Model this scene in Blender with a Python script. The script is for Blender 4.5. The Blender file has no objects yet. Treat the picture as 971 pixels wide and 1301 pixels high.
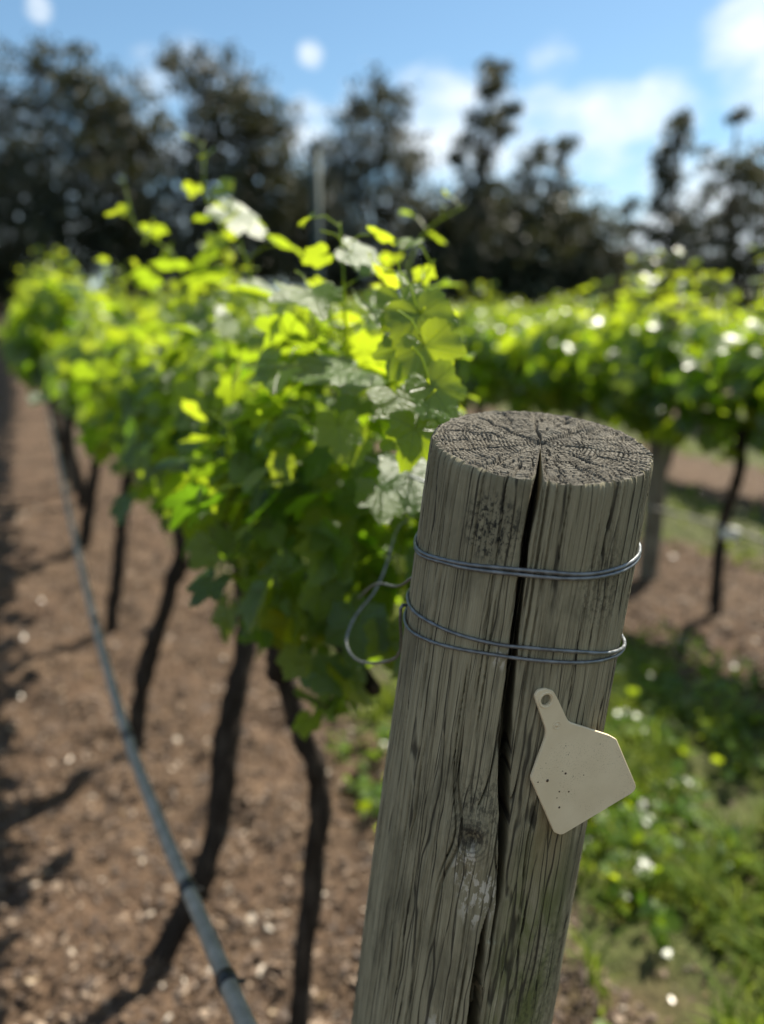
import bpy, math, random
import numpy as np
from mathutils import Vector, Matrix
R_ = math.radians
rng = np.random.default_rng(7)
random.seed(7)
sc = bpy.context.scene
COL = sc.collection

# ------------------------------------------------------------------ camera, sky, sun, exposure
CAM_H, PITCH = 1.5, R_(14)
cam_d = bpy.data.cameras.new('camera'); cam = bpy.data.objects.new('camera', cam_d); COL.objects.link(cam)
cam.location = (0, 0, CAM_H); cam.rotation_euler = (R_(90) - PITCH, 0, 0)
cam_d.sensor_fit = 'VERTICAL'; cam_d.sensor_height = 36; cam_d.sensor_width = 36
cam_d.lens = 36 * 940 / 1301
cam_d.clip_start = 0.02; cam_d.clip_end = 3000
cam_d.dof.use_dof = True; cam_d.dof.focus_distance = 0.505; cam_d.dof.aperture_fstop = 2.7
sc.camera = cam

SUN_AZ, SUN_EL = R_(42), R_(52)          # azimuth measured from +Y towards +X
world = bpy.data.worlds.new('World'); sc.world = world; world.use_nodes = True
sun_d = bpy.data.lights.new('sun', 'SUN'); sun = bpy.data.objects.new('sun', sun_d); COL.objects.link(sun)
sun_d.energy = 5.0; sun_d.angle = R_(0.53); sun_d.color = (1.0, 0.93, 0.80)
SUN_DIR = Vector((math.sin(SUN_AZ) * math.cos(SUN_EL), math.cos(SUN_AZ) * math.cos(SUN_EL), math.sin(SUN_EL)))
sun.rotation_euler = SUN_DIR.to_track_quat('Z', 'Y').to_euler()
sun.location = (20, 40, 30)
sc.view_settings.view_transform = 'Standard'; sc.view_settings.look = 'None'
sc.view_settings.exposure = 1.17; sc.view_settings.gamma = 1
sc.cycles.use_denoising = True
sc.cycles.max_bounces = 7; sc.cycles.diffuse_bounces = 3; sc.cycles.glossy_bounces = 2
sc.cycles.transmission_bounces = 4; sc.cycles.transparent_max_bounces = 4
sc.cycles.sample_clamp_indirect = 6.0
sc.cycles.caustics_reflective = False; sc.cycles.caustics_refractive = False

F = 940.0
CT, ST = math.cos(PITCH), math.sin(PITCH)
def ray(px, py):
    a = (px - 485.5) / F; b = (650.5 - py) / F
    return np.array([a, CT + b * ST, -ST + b * CT])
CAMP = np.array([0, 0, CAM_H])
def at(px, py, d): return CAMP + ray(px, py) * d
def at_y(px, py, Y):
    r = ray(px, py); return CAMP + r * (Y / r[1])

# ------------------------------------------------------------------ node helper
class NT:
    def __init__(s, nt): s.nt = nt; nt.nodes.clear()
    def n(s, typ, props=None, **ins):
        nd = s.nt.nodes.new(typ)
        for k, v in (props or {}).items(): setattr(nd, k, v)
        for k, v in ins.items():
            key = int(k[1:]) if k[0] == 'i' and k[1:].isdigit() else k.replace('_', ' ')
            s.set(nd.inputs[key], v)
        return nd
    def set(s, sock, v):
        if isinstance(v, bpy.types.NodeSocket): s.nt.links.new(v, sock)
        elif isinstance(v, bpy.types.Node): s.nt.links.new(v.outputs[0], sock)
        elif isinstance(v, (tuple, list)) and len(v) == 3 and sock.type == 'RGBA': sock.default_value = (*v, 1)
        else: sock.default_value = v
    def m(s, op, a, b=0.0, c=0.0, clamp=False):
        return s.n('ShaderNodeMath', dict(operation=op, use_clamp=clamp), i0=a, i1=b, i2=c).outputs[0]
    def v(s, op, a, b=(0, 0, 0), out=0):
        return s.n('ShaderNodeVectorMath', dict(operation=op), i0=a, i1=b).outputs[out]
    def mix(s, f, a, b, bt='MIX'):
        nd = s.nt.nodes.new('ShaderNodeMix'); nd.data_type = 'RGBA'; nd.blend_type = bt
        s.set(nd.inputs[0], f); s.set(nd.inputs[6], a); s.set(nd.inputs[7], b); return nd.outputs[2]
    def noise(s, vec, scale, detail=3, rough=.55, dist=0.0):
        return s.n('ShaderNodeTexNoise', Vector=vec, Scale=scale, Detail=detail, Roughness=rough, Distortion=dist).outputs[0]
    def ss(s, x, a, b, lo=0.0, hi=1.0):
        return s.n('ShaderNodeMapRange', dict(interpolation_type='SMOOTHSTEP'), i0=x, i1=a, i2=b, i3=lo, i4=hi).outputs[0]
    def mapv(s, vec, scale=(1, 1, 1), loc=(0, 0, 0)):
        return s.n('ShaderNodeMapping', i0=vec, Scale=scale, Location=loc).outputs[0]
    def bump(s, h, strength=.5, dist=.001, nrm=None):
        nd = s.n('ShaderNodeBump', Height=h, Strength=strength, Distance=dist)
        if nrm is not None: s.set(nd.inputs['Normal'], nrm)
        return nd.outputs[0]
    def ramp(s, f, stops):
        nd = s.n('ShaderNodeValToRGB', i0=f); e = nd.color_ramp.elements
        while len(e) < len(stops): e.new(.5)
        for k, (p, c) in zip(e, stops): k.position = p; k.color = (*c, 1)
        return nd.outputs[0]
    def out(s, sh):
        o = s.nt.nodes.new('ShaderNodeOutputMaterial'); s.nt.links.new(sh.outputs[0] if isinstance(sh, bpy.types.Node) else sh, o.inputs[0])
def newmat(name):
    m = bpy.data.materials.new(name); m.use_nodes = True; return m, NT(m.node_tree)

# ------------------------------------------------------------------ world: Nishita sky with clouds
w = NT(world.node_tree)
sky = w.n('ShaderNodeTexSky', dict(sky_type='NISHITA', sun_disc=False, sun_elevation=SUN_EL, sun_rotation=SUN_AZ,
                                   air_density=1.0, dust_density=.3, ozone_density=2.2, altitude=50))
tc = w.n('ShaderNodeTexCoord').outputs['Generated']
def pdir(px, py): v = ray(px, py); return tuple(v / np.linalg.norm(v))
cl_noise = w.noise(w.mapv(tc, (1, 1, 2.2)), 9.0, 6, .62, .4)
cl_noise2 = w.noise(w.mapv(tc, (1, 1, 2.0), (3, 1, 2)), 26.0, 4, .6)
mask = None
for (px, py, r, k) in [(555, 165, 75, .62), (450, 175, 55, .5), (395, 170, 45, .6), (690, 172, 60, .55), (620, 185, 70, .5), (760, 185, 70, .55), (840, 165, 60, .55), (640, 235, 90, .46), (560, 300, 120, .5), (740, 290, 110, .5), (250, 200, 120, .42),
                       (800, 260, 120, .45), (900, 330, 120, .85), (955, 25, 50, .6), (1020, 40, 90, .8), (50, 12, 15, .62), (395, 68, 17, .62), (700, 85, 35, .28),
                       (-200, 190, 160, .8), (-60, 330, 200, .6), (250, 330, 200, .5), (1250, 200, 220, .8), (1500, 20, 260, .7)]:
    dv = pdir(px, py); d = w.v('DOT_PRODUCT', tc, dv, 1)
    ang = r / F * .96
    mk_ = w.m('MULTIPLY', w.ss(d, math.cos(ang * 1.25), math.cos(ang * .25)), k)
    mask = mk_ if mask is None else w.m('MAXIMUM', mask, mk_)
# scattered clouds over the rest of the dome, out of the picture
sepz = w.n('ShaderNodeSeparateXYZ', i0=tc).outputs
back = w.m('MULTIPLY', w.ss(sepz[1], .55, -.1), w.ss(sepz[2], -.02, .1))
dens = w.m('ADD', mask, w.m('MULTIPLY', back, .42))
dens = w.m('ADD', dens, w.m('MULTIPLY', w.m('SUBTRACT', cl_noise, .5), 1.5))
dens = w.m('ADD', dens, w.m('MULTIPLY', w.m('SUBTRACT', cl_noise2, .5), .5))
gate = w.ss(w.m('ADD', mask, back), .02, .25)
dens = w.m('MULTIPLY', w.ss(dens, .12, .95), gate)
skyc = w.mix(1.0, sky.outputs[0], (0.86, 1.0, .97), 'MULTIPLY')
skyc = w.mix(w.m('MULTIPLY', dens, .92), skyc, (7.4, 7.9, 8.3))
bg = w.n('ShaderNodeBackground', Color=skyc, Strength=.066)
wo = world.node_tree.nodes.new('ShaderNodeOutputWorld'); world.node_tree.links.new(bg.outputs[0], wo.inputs[0])

# ------------------------------------------------------------------ mesh helpers
def tag(o, label=None, cat=None, group=None, kind=None):
    if label: o['label'] = label
    if cat: o['category'] = cat
    if group: o['group'] = group
    if kind: o['kind'] = kind
    return o
def mk_mesh(name, V, faces, mat, smooth=True, uv=None, attrs=None):
    """faces: list of int arrays (n,3) / (n,4)"""
    V = np.asarray(V, np.float32).reshape(-1, 3)
    fl = [np.asarray(f, np.int32) for f in faces if len(f)]
    me = bpy.data.meshes.new(name)
    loops = np.concatenate([f.ravel() for f in fl]); tot = np.concatenate([np.full(len(f), f.shape[1], np.int32) for f in fl])
    start = np.concatenate([[0], np.cumsum(tot)[:-1]]).astype(np.int32)
    me.vertices.add(len(V)); me.vertices.foreach_set('co', V.ravel())
    me.loops.add(len(loops)); me.loops.foreach_set('vertex_index', loops)
    me.polygons.add(len(tot)); me.polygons.foreach_set('loop_start', start); me.polygons.foreach_set('loop_total', tot)
    me.polygons.foreach_set('use_smooth', np.full(len(tot), smooth))
    if uv is not None:
        l = me.uv_layers.new(name='UVMap'); l.data.foreach_set('uv', np.asarray(uv, np.float32)[loops].ravel())
    for k, a in (attrs or {}).items():
        at_ = me.attributes.new(k, 'FLOAT', 'POINT'); at_.data.foreach_set('value', np.asarray(a, np.float32))
    me.update(calc_edges=True); me.validate()
    if mat: me.materials.append(mat)
    return me
def obj(name, me, parent=None, loc=(0, 0, 0), rot=(0, 0, 0)):
    o = bpy.data.objects.new(name, me); COL.objects.link(o); o.location = loc; o.rotation_euler = rot
    if parent: o.parent = parent
    return o
def empty(name, loc=(0, 0, 0), rz=0.0):
    o = bpy.data.objects.new(name, None); COL.objects.link(o); o.location = loc; o.rotation_euler = (0, 0, rz); o.empty_display_size = .1
    return o
class Bag:
    """collects pieces of geometry into one mesh"""
    def __init__(s): s.V = []; s.F3 = []; s.F4 = []; s.n = 0; s.A = {}; s.UV = []
    def add(s, V, F3=None, F4=None, uv=None, **attrs):
        V = np.asarray(V, float).reshape(-1, 3)
        if F3 is not None and len(F3): s.F3.append(np.asarray(F3, int) + s.n)
        if F4 is not None and len(F4): s.F4.append(np.asarray(F4, int) + s.n)
        s.V.append(V); s.n += len(V)
        s.UV.append(np.zeros((len(V), 2)) if uv is None else uv)
        for k, a in attrs.items(): s.A.setdefault(k, []).append(np.broadcast_to(np.asarray(a, float), (len(V),)))
    def mesh(s, name, mat, smooth=True):
        fs = []
        if s.F3: fs.append(np.concatenate(s.F3))
        if s.F4: fs.append(np.concatenate(s.F4))
        at_ = {k: np.concatenate(a) for k, a in s.A.items()}
        return mk_mesh(name, np.concatenate(s.V), fs, mat, smooth, np.concatenate(s.UV), at_)
def smooth_path(P, n):
    """Catmull-Rom through points"""
    P = np.asarray(P, float); Q = np.vstack([2 * P[0] - P[1], P, 2 * P[-1] - P[-2]]); out = []
    m = len(P) - 1
    for t in np.linspace(0, m - 1e-9, n):
        i = int(t); f = t - i; a, b, c, d = Q[i:i + 4]
        out.append(.5 * (2 * b + (c - a) * f + (2 * a - 5 * b + 4 * c - d) * f * f + (3 * b - a - 3 * c + d) * f ** 3))
    return np.array(out)
def tube(bag, P, rad, sides=10, rough=0.0, seed=0, cap=True, **attrs):
    P = np.asarray(P, float); n = len(P); rad = np.broadcast_to(np.asarray(rad, float), (n,))
    T = np.gradient(P, axis=0); T /= np.linalg.norm(T, axis=1)[:, None] + 1e-12
    up = np.array([0, 0, 1.]) if abs(T[0][2]) < .9 else np.array([1., 0, 0])
    A = np.cross(T[0], up); A /= np.linalg.norm(A); fr = []
    for i in range(n):
        A = A - T[i] * A.dot(T[i]); A /= np.linalg.norm(A); fr.append((A, np.cross(T[i], A)))
    r = np.random.default_rng(seed + 11)
    ph = np.linspace(0, 2 * np.pi, sides, endpoint=False)
    V = np.zeros((n, sides, 3)); rr = rad[:, None] * np.ones((n, sides))
    if rough:
        nz = r.normal(size=(n, sides)); nz = (nz + np.roll(nz, 1, 0) + np.roll(nz, -1, 0)) / 1.7
        str_ = r.normal(size=sides)[None, :]
        rr = rr * (1 + rough * (.6 * nz + .7 * str_))
    for i in range(n):
        a, b = fr[i]; V[i] = P[i] + rr[i][:, None] * (np.cos(ph)[:, None] * a + np.sin(ph)[:, None] * b)
    idx = np.arange(n * sides).reshape(n, sides); j = np.roll(idx, -1, 1)
    F4 = np.stack([idx[:-1], j[:-1], j[1:], idx[1:]], -1).reshape(-1, 4)
    VV = V.reshape(-1, 3); F3 = None
    if cap:
        VV = np.vstack([VV, P[0], P[-1]]); c0, c1 = n * sides, n * sides + 1
        F3 = np.vstack([np.stack([j[0], idx[0], np.full(sides, c0)], -1), np.stack([idx[-1], j[-1], np.full(sides, c1)], -1)])
    bag.add(VV, F3, F4, **attrs)
def vnoise(x, y, seed=0):
    """bilinear value noise on arrays, -1..1"""
    x = np.asarray(x, float); y = np.asarray(y, float)
    xi = np.floor(x).astype(np.int64); yi = np.floor(y).astype(np.int64); fx = x - xi; fy = y - yi
    fx = fx * fx * (3 - 2 * fx); fy = fy * fy * (3 - 2 * fy)
    def h(a, b):
        k = (a * 374761393 + b * 668265263 + seed * 974634777) & 0xFFFFFFFF
        k = ((k ^ (k >> 13)) * 1274126177) & 0xFFFFFFFF
        return ((k ^ (k >> 16)) & 0xFFFFFF) / 0xFFFFFF * 2 - 1
    return (h(xi, yi) * (1 - fx) + h(xi + 1, yi) * fx) * (1 - fy) + (h(xi, yi + 1) * (1 - fx) + h(xi + 1, yi + 1) * fx) * fy
def sstep(x, a, b): t = np.clip((x - a) / (b - a), 0, 1); return t * t * (3 - 2 * t)

# ------------------------------------------------------------------ layout of the vineyard
RDIR = np.array([-math.sin(R_(25)), math.cos(R_(25))]); RN = np.array([math.cos(R_(25)), math.sin(R_(25))])
RO = np.array([-.5, 1.69]); SPACING = 3.0
ROWZ = math.atan2(RDIR[1], RDIR[0])
def terrain(x, y):
    x = np.asarray(x, float); y = np.asarray(y, float)
    sl = .045 + .022 * np.clip(-x / 22, 0, 1)
    d = np.clip(y - 8, 0, None)
    return sl * (np.sqrt(d * d + 9) - 3) * np.clip(1.2 - d / 400, .3, 1)
def rowpt(k, s, off=0.0, z=0.0):
    p = RO + RN * (SPACING * k + off) + RDIR * s
    return np.array([p[0], p[1], z + float(terrain(p[0], p[1]))])

# ------------------------------------------------------------------ materials
def mat_soil():
    m, t = newmat('soil')
    geo = t.n('ShaderNodeNewGeometry').outputs['Position']
    sep = t.n('ShaderNodeSeparateXYZ', i0=geo).outputs
    # distance across the rows
    o = t.m('ADD', t.m('MULTIPLY', t.m('SUBTRACT', sep[0], RO[0]), RN[0]), t.m('MULTIPLY', t.m('SUBTRACT', sep[1], RO[1]), RN[1]))
    wob = t.m('MULTIPLY', t.m('SUBTRACT', t.noise(geo, 1.6, 4), .5), 1.3)
    fr = t.m('ABSOLUTE', t.m('SUBTRACT', t.m('MODULO', t.m('ADD', o, 300.0), SPACING), SPACING / 2))   # 0 mid alley, 1.5 at a row
    grassy = t.ss(t.m('ADD', fr, wob), .85, .5)
    pos = t.ss(o, .2, .5)                                                          # the alley left of the first row is bare
    grassy = t.m('MULTIPLY', grassy, pos)
    n1 = t.noise(geo, 9, 5, .65); n2 = t.noise(geo, 55, 4, .7); n3 = t.noise(geo, 2.2, 3)
    col = t.ramp(t.m('ADD', t.m('MULTIPLY', n1, .5), t.m('MULTIPLY', n2, .5)),
                 [(.3, (.024, .0145, .009)), (.46, (.068, .043, .026)), (.58, (.128, .083, .051)), (.7, (.22, .155, .10))])
    col = t.mix(t.ss(n3, .45, .7, 0, .5), col, (.105, .064, .04))
    gcol = t.ramp(n2, [(.3, (.035, .045, .012)), (.55, (.07, .09, .022)), (.75, (.13, .12, .05))])
    col = t.mix(t.m('MULTIPLY', grassy, .85), col, gcol)
    b = t.bump(t.m('ADD', n2, t.m('MULTIPLY', n1, 1.5)), .9, .02)
    t.out(t.n('ShaderNodeBsdfPrincipled', Base_Color=col, Roughness=.9, Specular_IOR_Level=.25, Normal=b)); return m
def mat_leaf(name, young=False, detail=True):
    m, t = newmat(name)
    tint = t.n('ShaderNodeAttribute', dict(attribute_name='tint')).outputs['Fac']
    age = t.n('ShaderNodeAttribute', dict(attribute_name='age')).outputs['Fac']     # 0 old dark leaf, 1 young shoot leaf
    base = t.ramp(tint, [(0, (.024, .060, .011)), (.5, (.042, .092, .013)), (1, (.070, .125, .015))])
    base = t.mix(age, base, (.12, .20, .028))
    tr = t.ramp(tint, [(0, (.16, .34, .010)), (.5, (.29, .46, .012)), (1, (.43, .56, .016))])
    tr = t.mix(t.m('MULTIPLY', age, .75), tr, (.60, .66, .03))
    nrm = None
    if detail:
        uv = t.n('ShaderNodeUVMap').outputs[0]
        s = t.n('ShaderNodeSeparateXYZ', i0=uv).outputs
        ay = t.m('ABSOLUTE', s[1]); dmin = None
        for a in (0, 48, 100):
            ca, sa = math.cos(R_(a)), math.sin(R_(a))
            d = t.m('ABSOLUTE', t.m('SUBTRACT', t.m('MULTIPLY', ay, ca), t.m('MULTIPLY', s[0], sa)))
            along = t.m('ADD', t.m('MULTIPLY', s[0], ca), t.m('MULTIPLY', ay, sa))
            d = t.m('ADD', d, t.ss(along, .02, -.02, 0, 1))
            d = t.m('ADD', d, t.m('MULTIPLY', along, .012))
            # side veins
            dmin = d if dmin is None else t.m('MINIMUM', dmin, d)
        vein = t.ss(dmin, .028, .008)
        base = t.mix(t.m('MULTIPLY', vein, .55), base, (.13, .19, .06))
        tr = t.mix(t.m('MULTIPLY', vein, .5), tr, (.13, .22, .01))
        nz = t.noise(uv, 9, 3); nz2 = t.noise(uv, 28, 2)
        base = t.mix(t.ss(nz2, .55, .75, 0, .35), base, (.055, .10, .02))
        tr = t.mix(t.ss(nz2, .5, .7, 0, .3), tr, (.2, .36, .008))
        nrm = t.bump(t.m('ADD', t.m('MULTIPLY', vein, -.35), nz), .55, .006)
    pr = t.n('ShaderNodeBsdfPrincipled', Base_Color=base, Roughness=.33, Specular_IOR_Level=.75)
    tl = t.n('ShaderNodeBsdfTranslucent', Color=tr)
    if nrm is not None: t.set(pr.inputs['Normal'], nrm)
    t.out(t.n('ShaderNodeMixShader', i0=.55, i1=pr, i2=tl)); return m
def mat_bark(name, c0, c1, c2, sc_=1.0):
    m, t = newmat(name)
    co = t.n('ShaderNodeTexCoord').outputs['Object']
    n1 = t.noise(t.mapv(co, (60 * sc_, 60 * sc_, 9 * sc_)), 1.0, 5, .65, .6); n2 = t.noise(co, 14 * sc_, 3)
    col = t.ramp(t.m('ADD', t.m('MULTIPLY', n1, .65), t.m('MULTIPLY', n2, .35)), [(.32, c0), (.5, c1), (.7, c2)])
    t.out(t.n('ShaderNodeBsdfPrincipled', Base_Color=col, Roughness=.92, Specular_IOR_Level=.15, Normal=t.bump(n1, 1.0, .006 / sc_))); return m
def mat_metal(name, col, rough=.45, metal=.85):
    m, t = newmat(name)
    co = t.n('ShaderNodeTexCoord').outputs['Object']; n = t.noise(co, 160, 4, .6)
    c = t.mix(t.ss(n, .35, .7), tuple(x * .65 for x in col), tuple(min(1, x * 1.2) for x in col))
    t.out(t.n('ShaderNodeBsdfPrincipled', Base_Color=c, Roughness=t.ss(n, .3, .7, rough - .1, rough + .15), Metallic=metal)); return m
def mat_plain(name, c0, c1, scale=30, rough=.6, bump=.2, spec=.4):
    m, t = newmat(name)
    co = t.n('ShaderNodeTexCoord').outputs['Object']; n = t.noise(co, scale, 5, .6)
    t.out(t.n('ShaderNodeBsdfPrincipled', Base_Color=t.mix(t.ss(n, .3, .7), c0, c1), Roughness=rough, Specular_IOR_Level=spec, Normal=t.bump(n, bump, .002))); return m
def mat_wood_side():
    m, t = newmat('weathered_post_wood')
    uv = t.mapv(t.n('ShaderNodeUVMap').outputs[0], (1, 1.16, 1)); s = t.n('ShaderNodeSeparateXYZ', i0=uv).outputs    # metres around, metres down
    streak = t.noise(t.mapv(uv, (190, 3.0, 1)), 1.0, 6, .68, .25)
    fibre = t.noise(t.mapv(uv, (900, 14, 1)), 1.0, 3, .6)
    blot = t.noise(t.mapv(uv, (22, 9, 1)), 1.0, 5, .65, .3)
    spk = t.noise(t.mapv(uv, (330, 150, 1)), 1.0, 4, .7)
    col = t.ramp(t.m('ADD', t.m('MULTIPLY', streak, .6), t.m('MULTIPLY', fibre, .4)),
                 [(.30, (.15, .128, .080)), (.45, (.235, .207, .133)), (.55, (.29, .258, .170)), (.70, (.41, .37, .255))])
    col = t.mix(t.ss(blot, .45, .66, 0, .55), col, (.085, .077, .05))
    hi = t.ss(s[1], .06, .3)
    # grey-olive near the top, silvery grey lower left, mossy olive lower right
    moss = t.m('MULTIPLY', t.m('MULTIPLY', t.ss(s[0], .0, .02), t.ss(s[0], .085, .04)), t.ss(s[1], .26, .40))
    moss = t.m('MULTIPLY', moss, t.ss(blot, .33, .58))
    col = t.mix(t.m('MULTIPLY', moss, .75), col, (.105, .125, .028))
    brown = t.m('MULTIPLY', t.m('MULTIPLY', t.ss(s[0], .012, .03), t.ss(s[0], .062, .04)), t.m('MULTIPLY', t.ss(s[1], .23, .27), t.ss(s[1], .38, .3)))
    col = t.mix(t.m('MULTIPLY', brown, .55), col, (.22, .165, .075))
    top = t.m('MULTIPLY', t.ss(s[1], .16, .03), .35)
    col = t.mix(top, col, (.18, .165, .105))
    # black mould specks: one patch below the cut on the left, some low
    def blob(u, v, ru, rv):
        du = t.m('DIVIDE', t.m('SUBTRACT', s[0], u), ru); dv = t.m('DIVIDE', t.m('SUBTRACT', s[1], v), rv)
        return t.ss(t.m('ADD', t.m('MULTIPLY', du, du), t.m('MULTIPLY', dv, dv)), 1.0, .1)
    pm = t.m('MAXIMUM', blob(-.042, .047, .027, .04), t.m('MULTIPLY', blob(.045, .09, .03, .05), .5))
    pm = t.m('MAXIMUM', pm, t.m('MULTIPLY', blob(.055, .46, .04, .09), .45))
    pm = t.m('MAXIMUM', pm, t.m('MULTIPLY', blob(-.02, .29, .025, .05), .6))
    col = t.mix(t.m('MULTIPLY', pm, t.ss(spk, .46, .6)), col, (.022, .022, .018))
    # pale flaked scars
    sca = t.m('MAXIMUM', blob(-.012, .365, .018, .035), blob(-.024, .335, .012, .03)); sca = t.m('MAXIMUM', sca, t.m('MULTIPLY', blob(-.03, .51, .01, .025), .9))
    sca = t.m('MAXIMUM', sca, t.m('MULTIPLY', blob(-.023, .155, .008, .012), .8))
    sc2 = t.noise(t.mapv(uv, (210, 75, 1)), 1.0, 3, .6)
    col = t.mix(t.m('MULTIPLY', sca, t.ss(sc2, .5, .56)), col, (.47, .43, .35))
    # dark checks between the fibres: edges of long thin cells, broken up
    def cells(su, sv, w_, off):
        q_ = t.v('ADD', t.mapv(uv, (su, sv, 1), off), t.v('SCALE', t.n('ShaderNodeTexNoise', Vector=t.mapv(uv, (60, 9, 1), off), Scale=1.0, Detail=2).outputs['Color'], (0, 0, 0)))
        vo = t.n('ShaderNodeTexVoronoi', dict(feature='DISTANCE_TO_EDGE', voronoi_dimensions='2D'), Vector=q_, Scale=1.0)
        return t.ss(vo.outputs['Distance'], w_, w_ * .25)
    brk = t.noise(t.mapv(uv, (75, 4.5, 1), (3, 8, 0)), 1.0, 3, .6); brk2 = t.noise(t.mapv(uv, (150, 10, 1), (1, 4, 0)), 1.0, 3, .6)
    chk = t.m('MAXIMUM', t.m('MULTIPLY', cells(115, 1.05, .05, (2, 5, 0)), t.ss(brk, .40, .5)), t.m('MULTIPLY', cells(320, 2.4, .085, (9, 1, 0)), t.ss(brk2, .47, .60, 0, .5)))
    col = t.mix(t.m('MULTIPLY', chk, .85), col, (.022, .019, .014))
    # knot rings
    du = t.m('SUBTRACT', s[0], -.024); dv = t.m('MULTIPLY', t.m('SUBTRACT', s[1], .312), .8)
    rr = t.m('SQRT', t.m('ADD', t.m('MULTIPLY', du, du), t.m('MULTIPLY', dv, dv)))
    kn = t.m('MULTIPLY', t.ss(rr, .024, .008), t.ss(t.m('SINE', t.m('ADD', t.m('MULTIPLY', rr, 1900), t.m('MULTIPLY', blot, 9))), -.3, .9))
    col = t.mix(t.m('MULTIPLY', kn, .5), col, (.07, .063, .05))
    col = t.mix(t.m('MULTIPLY', blob(-.024, .308, .011, .017), t.ss(spk, .35, .6, .35, .9)), col, (.03, .026, .02))
    b1 = t.bump(t.m('ADD', t.m('MULTIPLY', streak, .6), t.m('MULTIPLY', fibre, .8)), .45, .0016)
    b2 = t.bump(t.m('ADD', t.m('MULTIPLY', spk, .7), t.m('MULTIPLY', chk, -1.6)), .6, .0016, b1)
    t.out(t.n('ShaderNodeBsdfPrincipled', Base_Color=col, Roughness=.88, Specular_IOR_Level=.22, Normal=b2)); return m
def mat_wood_top():
    m, t = newmat('weathered_end_grain')
    co = t.n('ShaderNodeTexCoord').outputs['Object']; sp = t.n('ShaderNodeSeparateXYZ', i0=co).outputs
    r = t.m('SQRT', t.m('ADD', t.m('MULTIPLY', sp[0], sp[0]), t.m('MULTIPLY', sp[1], sp[1])))
    n = t.noise(co, 260, 4, .65); n2 = t.noise(co, 38, 4, .6); n3 = t.noise(co, 900, 2, .6)
    ring = t.m('SINE', t.m('ADD', t.m('MULTIPLY', r, 2100), t.m('MULTIPLY', n2, 9)))
    col = t.ramp(t.m('ADD', t.m('MULTIPLY', n, .6), t.m('MULTIPLY', ring, .09)), [(.12, (.036, .032, .025)), (.3, (.095, .086, .068)), (.5, (.19, .174, .142))])
    col = t.mix(t.ss(n2, .5, .7, 0, .45), col, (.15, .14, .115))
    t.out(t.n('ShaderNodeBsdfPrincipled', Base_Color=col, Roughness=.92, Specular_IOR_Level=.15, Normal=t.bump(t.m('ADD', n, n3), .45, .0010))); return m
def mat_tag():
    m, t = newmat('faded_plastic_tag')
    co = t.n('ShaderNodeTexCoord').outputs['Object']
    n = t.noise(co, 34, 4, .6); sp = t.noise(co, 420, 2, .5); sp2 = t.noise(co, 1100, 2, .5); msk = t.noise(co, 22, 2)
    col = t.mix(t.ss(n, .3, .7), (.62, .51, .335), (.68, .57, .385))
    col = t.mix(t.m('MULTIPLY', t.ss(sp2, .58, .7, 0, .5), t.ss(msk, .45, .6)), col, (.25, .19, .10))
    col = t.mix(t.m('MULTIPLY', t.ss(sp, .68, .74, 0, .75), t.ss(msk, .5, .62)), col, (.10, .075, .05))
    t.out(t.n('ShaderNodeBsdfPrincipled', Base_Color=col, Roughness=.5, Specular_IOR_Level=.4, Normal=t.bump(t.m('ADD', n, t.m('MULTIPLY', sp2, .15)), .18, .001))); return m
def mat_crown(name, a, b, c, trans=.2):
    m, t = newmat(name)
    co = t.n('ShaderNodeTexCoord').outputs['Object']
    n = t.noise(co, .45, 3); tint = t.n('ShaderNodeAttribute', dict(attribute_name='tint')).outputs['Fac']
    col = t.ramp(t.m('ADD', t.m('MULTIPLY', n, .6), t.m('MULTIPLY', tint, .4)), [(.3, a), (.5, b), (.72, c)])
    pr = t.n('ShaderNodeBsdfPrincipled', Base_Color=col, Roughness=.5, Specular_IOR_Level=.35)
    tl = t.n('ShaderNodeBsdfTranslucent', Color=t.mix(.6, col, (.14, .13, .03)))
    t.out(t.n('ShaderNodeMixShader', i0=trans, i1=pr, i2=tl)); return m
def mat_tint(name, stops, rough=.7, trans=0.0, spec=.4):
    m, t = newmat(name)
    tint = t.n('ShaderNodeAttribute', dict(attribute_name='tint')).outputs['Fac']
    co = t.n('ShaderNodeTexCoord').outputs['Object']; n = t.noise(co, 120, 3)
    col = t.mix(t.ss(n, .4, .7, 0, .35), t.ramp(tint, stops), (.12, .08, .05) if not trans else (.05, .09, .015))
    pr = t.n('ShaderNodeBsdfPrincipled', Base_Color=col, Roughness=rough, Specular_IOR_Level=spec)
    if trans:
        tl = t.n('ShaderNodeBsdfTranslucent', Color=t.mix(.5, col, (.36, .46, .03)))
        pr = t.n('ShaderNodeMixShader', i0=trans, i1=pr, i2=tl)
    t.out(pr); return m

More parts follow.
